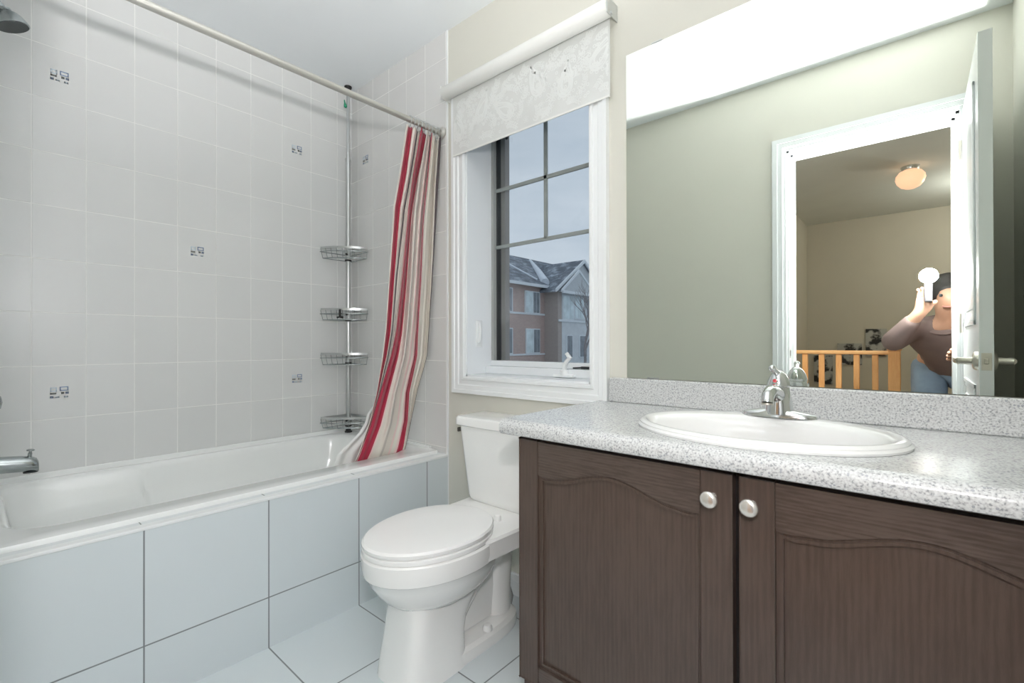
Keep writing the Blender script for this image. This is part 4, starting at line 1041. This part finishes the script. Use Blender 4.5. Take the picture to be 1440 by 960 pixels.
# hand-held flash (bounced off the ceiling) that lit the photograph
fu = thing('flash_unit', 'small lit camera flash held up in the raised hand of the person', 'flash', (2.50, -1.580, 1.20))
m = MB(); m.box(2.484, 2.516, -1.600, -1.570, 1.20, 1.292, .006); m.build('flash_body', 'camblack', fu)
m = MB(); m.box(2.474, 2.526, -1.605, -1.555, 1.294, 1.336, .006); m.build('flash_head', 'camblack', fu)
m = MB(); m.box(2.478, 2.522, -1.555, -1.551, 1.299, 1.331, .001); m.build('flash_window', 'flashface', fu)
add_light('flash_bulb', 'SPOT', (0.0, 0.06, 0.155), FLASH_POWER, (1.0, 0.965, 0.965), 0.02, aim=(-0.48, 0.12, 1.0), parent=fu, spot=radians(112), blend=0.8)
add_light('flash_spill', 'POINT', (0.0, 0.085, 0.117), FLASH_SPILL, (1.0, 0.965, 0.965), 0.034, parent=fu)

# ------------------------------------------------------------------ outside the window
m = MB(); m.box(-60, 40, 0.6, 80, -1.2, -1.0); struct(m.build('ground', 'ground'))
ho = thing('house', 'two-storey brick house with a snow-dusted grey roof seen through the window', 'house', (-20.0, 28.0, -1.0))
HXF = -19.3
m = MB(); m.box(-29.0, HXF, 8.0, 27.6, -1.0, 5.35); m.build('brick_wall', 'brick', ho)
m = MB(); m.box(-29.0, -18.02, 27.5, 36.0, -1.0, 4.95); m.build('wing_side', 'brick_tan', ho)
m = MB(); m.box(-18.02, -18.0, 28.0, 36.0, -1.0, 4.95); m.build('wing_front', 'siding', ho)
m = MB(); m.box(HXF, HXF + .06, 8, 27.5, 3.10, 3.24); m.box(HXF, HXF + .06, 8, 27.5, .10, .22); m.box(-18.0, -17.9, 27.5, 36, 2.62, 2.78); m.build('sill_band', 'ext_trim', ho)
# main roof: eave at the front wall, ridge behind
m = MB()
m.prism([(-18.75, 5.18), (-18.75, 5.38), (-23.5, 8.42), (-29.5, 5.38), (-29.5, 5.18), (-23.5, 8.2)], 'y', 7.5, 36.0); m.build('main_roof', 'shingle', ho)
m = MB(); m.box(-18.85, -18.72, 7.5, 27.7, 5.15, 5.36); m.build('fascia', 'ext_trim', ho)
# wing gable: ridge runs back from the apex
AY, AZ = 30.75, 7.62
m = MB(); m.prism([(26.9, 4.80), (AY, AZ - .18), (34.6, 4.80), (34.6, 5.0), (AY, AZ + .04), (26.9, 5.0)], 'x', -27.0, -17.75); m.build('gable_roof', 'shingle', ho)
m = MB(); m.prism([(27.2, 4.9), (AY, AZ - .12), (34.3, 4.9)], 'x', -18.1, -17.95); m.build('gable_wall', 'siding_dark', ho)
m = MB(); m.prism([(26.85, 4.78), (26.85, 5.02), (AY, AZ + .06), (34.65, 5.02), (34.65, 4.78), (AY, AZ - .2)], 'x', -17.78, -17.66); m.build('rake_board', 'ext_trim', ho)
m = MB(); m.prism([(27.4, 4.85), (29.6, 6.55), (31.9, 4.85)], 'x', -17.95, -17.5); m.build('front_gable_wall', 'siding_dark', ho)
m = MB(); m.prism([(27.25, 4.80), (27.25, 4.98), (29.6, 6.72), (32.05, 4.98), (32.05, 4.80), (29.6, 6.5)], 'x', -17.55, -17.42); m.box(-17.5, -17.35, 27.3, 36, 4.72, 4.92); m.build('rake_board', 'ext_trim', ho)
# snow lying in the valley between the roofs
m = MB(); m.tube([(-23.2, 30.6, 8.28), (-21.0, 28.9, 6.85), (-19.0, 27.2, 5.58)], [.10, .28, .36], 8); m.build('valley_snow', 'snow', ho, smooth=60)
m = MB(); m.tube([(-22.6, 25.4, 7.90), (-20.8, 25.9, 6.75), (-19.3, 26.6, 5.80)], [.05, .07, .07], 8); m.build('valley_snow', 'snow', ho, smooth=60)
for (ya, yb, za, zb, dk_) in ((25.15, 26.75, 3.27, 4.78, 0), (25.25, 26.75, .30, 2.0, 0), (22.0, 23.6, 3.27, 4.85, 0), (22.0, 23.6, .30, 2.0, 0), (18.5, 20.1, 3.27, 4.8, 0)):
    m = MB(); m.box(HXF, HXF + .10, ya - .08, yb + .08, za - .08, zb + .08); f = m.build('house_window', 'ext_trim', ho)
    m = MB(); ymid = lerp(ya, yb, .52); m.box(HXF + .09, HXF + .115, ya, ymid, za, zb); m.build('pane', 'ext_glass', f)
    m = MB()
    for k in range(2):
        m.box(HXF + .09, HXF + .115, ymid + .06 + k * .37, ymid + .06 + k * .37 + .32, za, zb)
    m.build('pane', 'ext_pane_dark', f)
for (ya, yb, za, zb, mm) in ((28.1, 29.5, 2.85, 4.60, 'ext_glass'), (29.7, 30.9, 2.95, 4.60, 'ext_glass'), (31.6, 32.6, 2.95, 4.6, 'ext_pane_dark'), (28.6, 29.3, -.1, 1.55, 'ext_pane_dark'), (30.4, 31.4, -.1, 1.55, 'ext_pane_dark')):
    m = MB(); m.box(-18.0, -17.92, ya - .07, yb + .07, za - .07, zb + .07); f = m.build('house_window', 'ext_trim', ho)
    m = MB(); w3 = (yb - ya) / 3
    for k in range(3): m.box(-17.93, -17.90, ya + w3 * k + .02, ya + w3 * (k + 1) - .02, za, zb)
    m.build('pane', mm, f)

tree = thing('bare_tree', 'leafless tree in front of the house outside the window', 'tree', (-13.5, 24.0, -1.0))
m = MB(); rnd = random.Random(5)
def branch(p, d, ln, r, depth):
    q = p + d * ln
    mid = p + d * ln * .5 + Vector((rnd.uniform(-1, 1), rnd.uniform(-1, 1), 0)) * ln * .04
    m.tube([p, mid, q], [r, r * .85, r * .68], 6)
    if depth == 0: return
    for k in range(3 if depth > 1 else 2):
        a = Vector((rnd.uniform(-1, 1), rnd.uniform(-1, 1), rnd.uniform(.2, .9))).normalized()
        nd = (d * 1.0 + a * .75).normalized()
        branch(q if k else p + d * ln * .75, nd, ln * rnd.uniform(.62, .8), r * .62, depth - 1)
branch(Vector((-13.5, 24.0, -1.0)), Vector((.02, 0, 1)), 1.9, .10, 5)
m.build('branches', 'bark', tree)
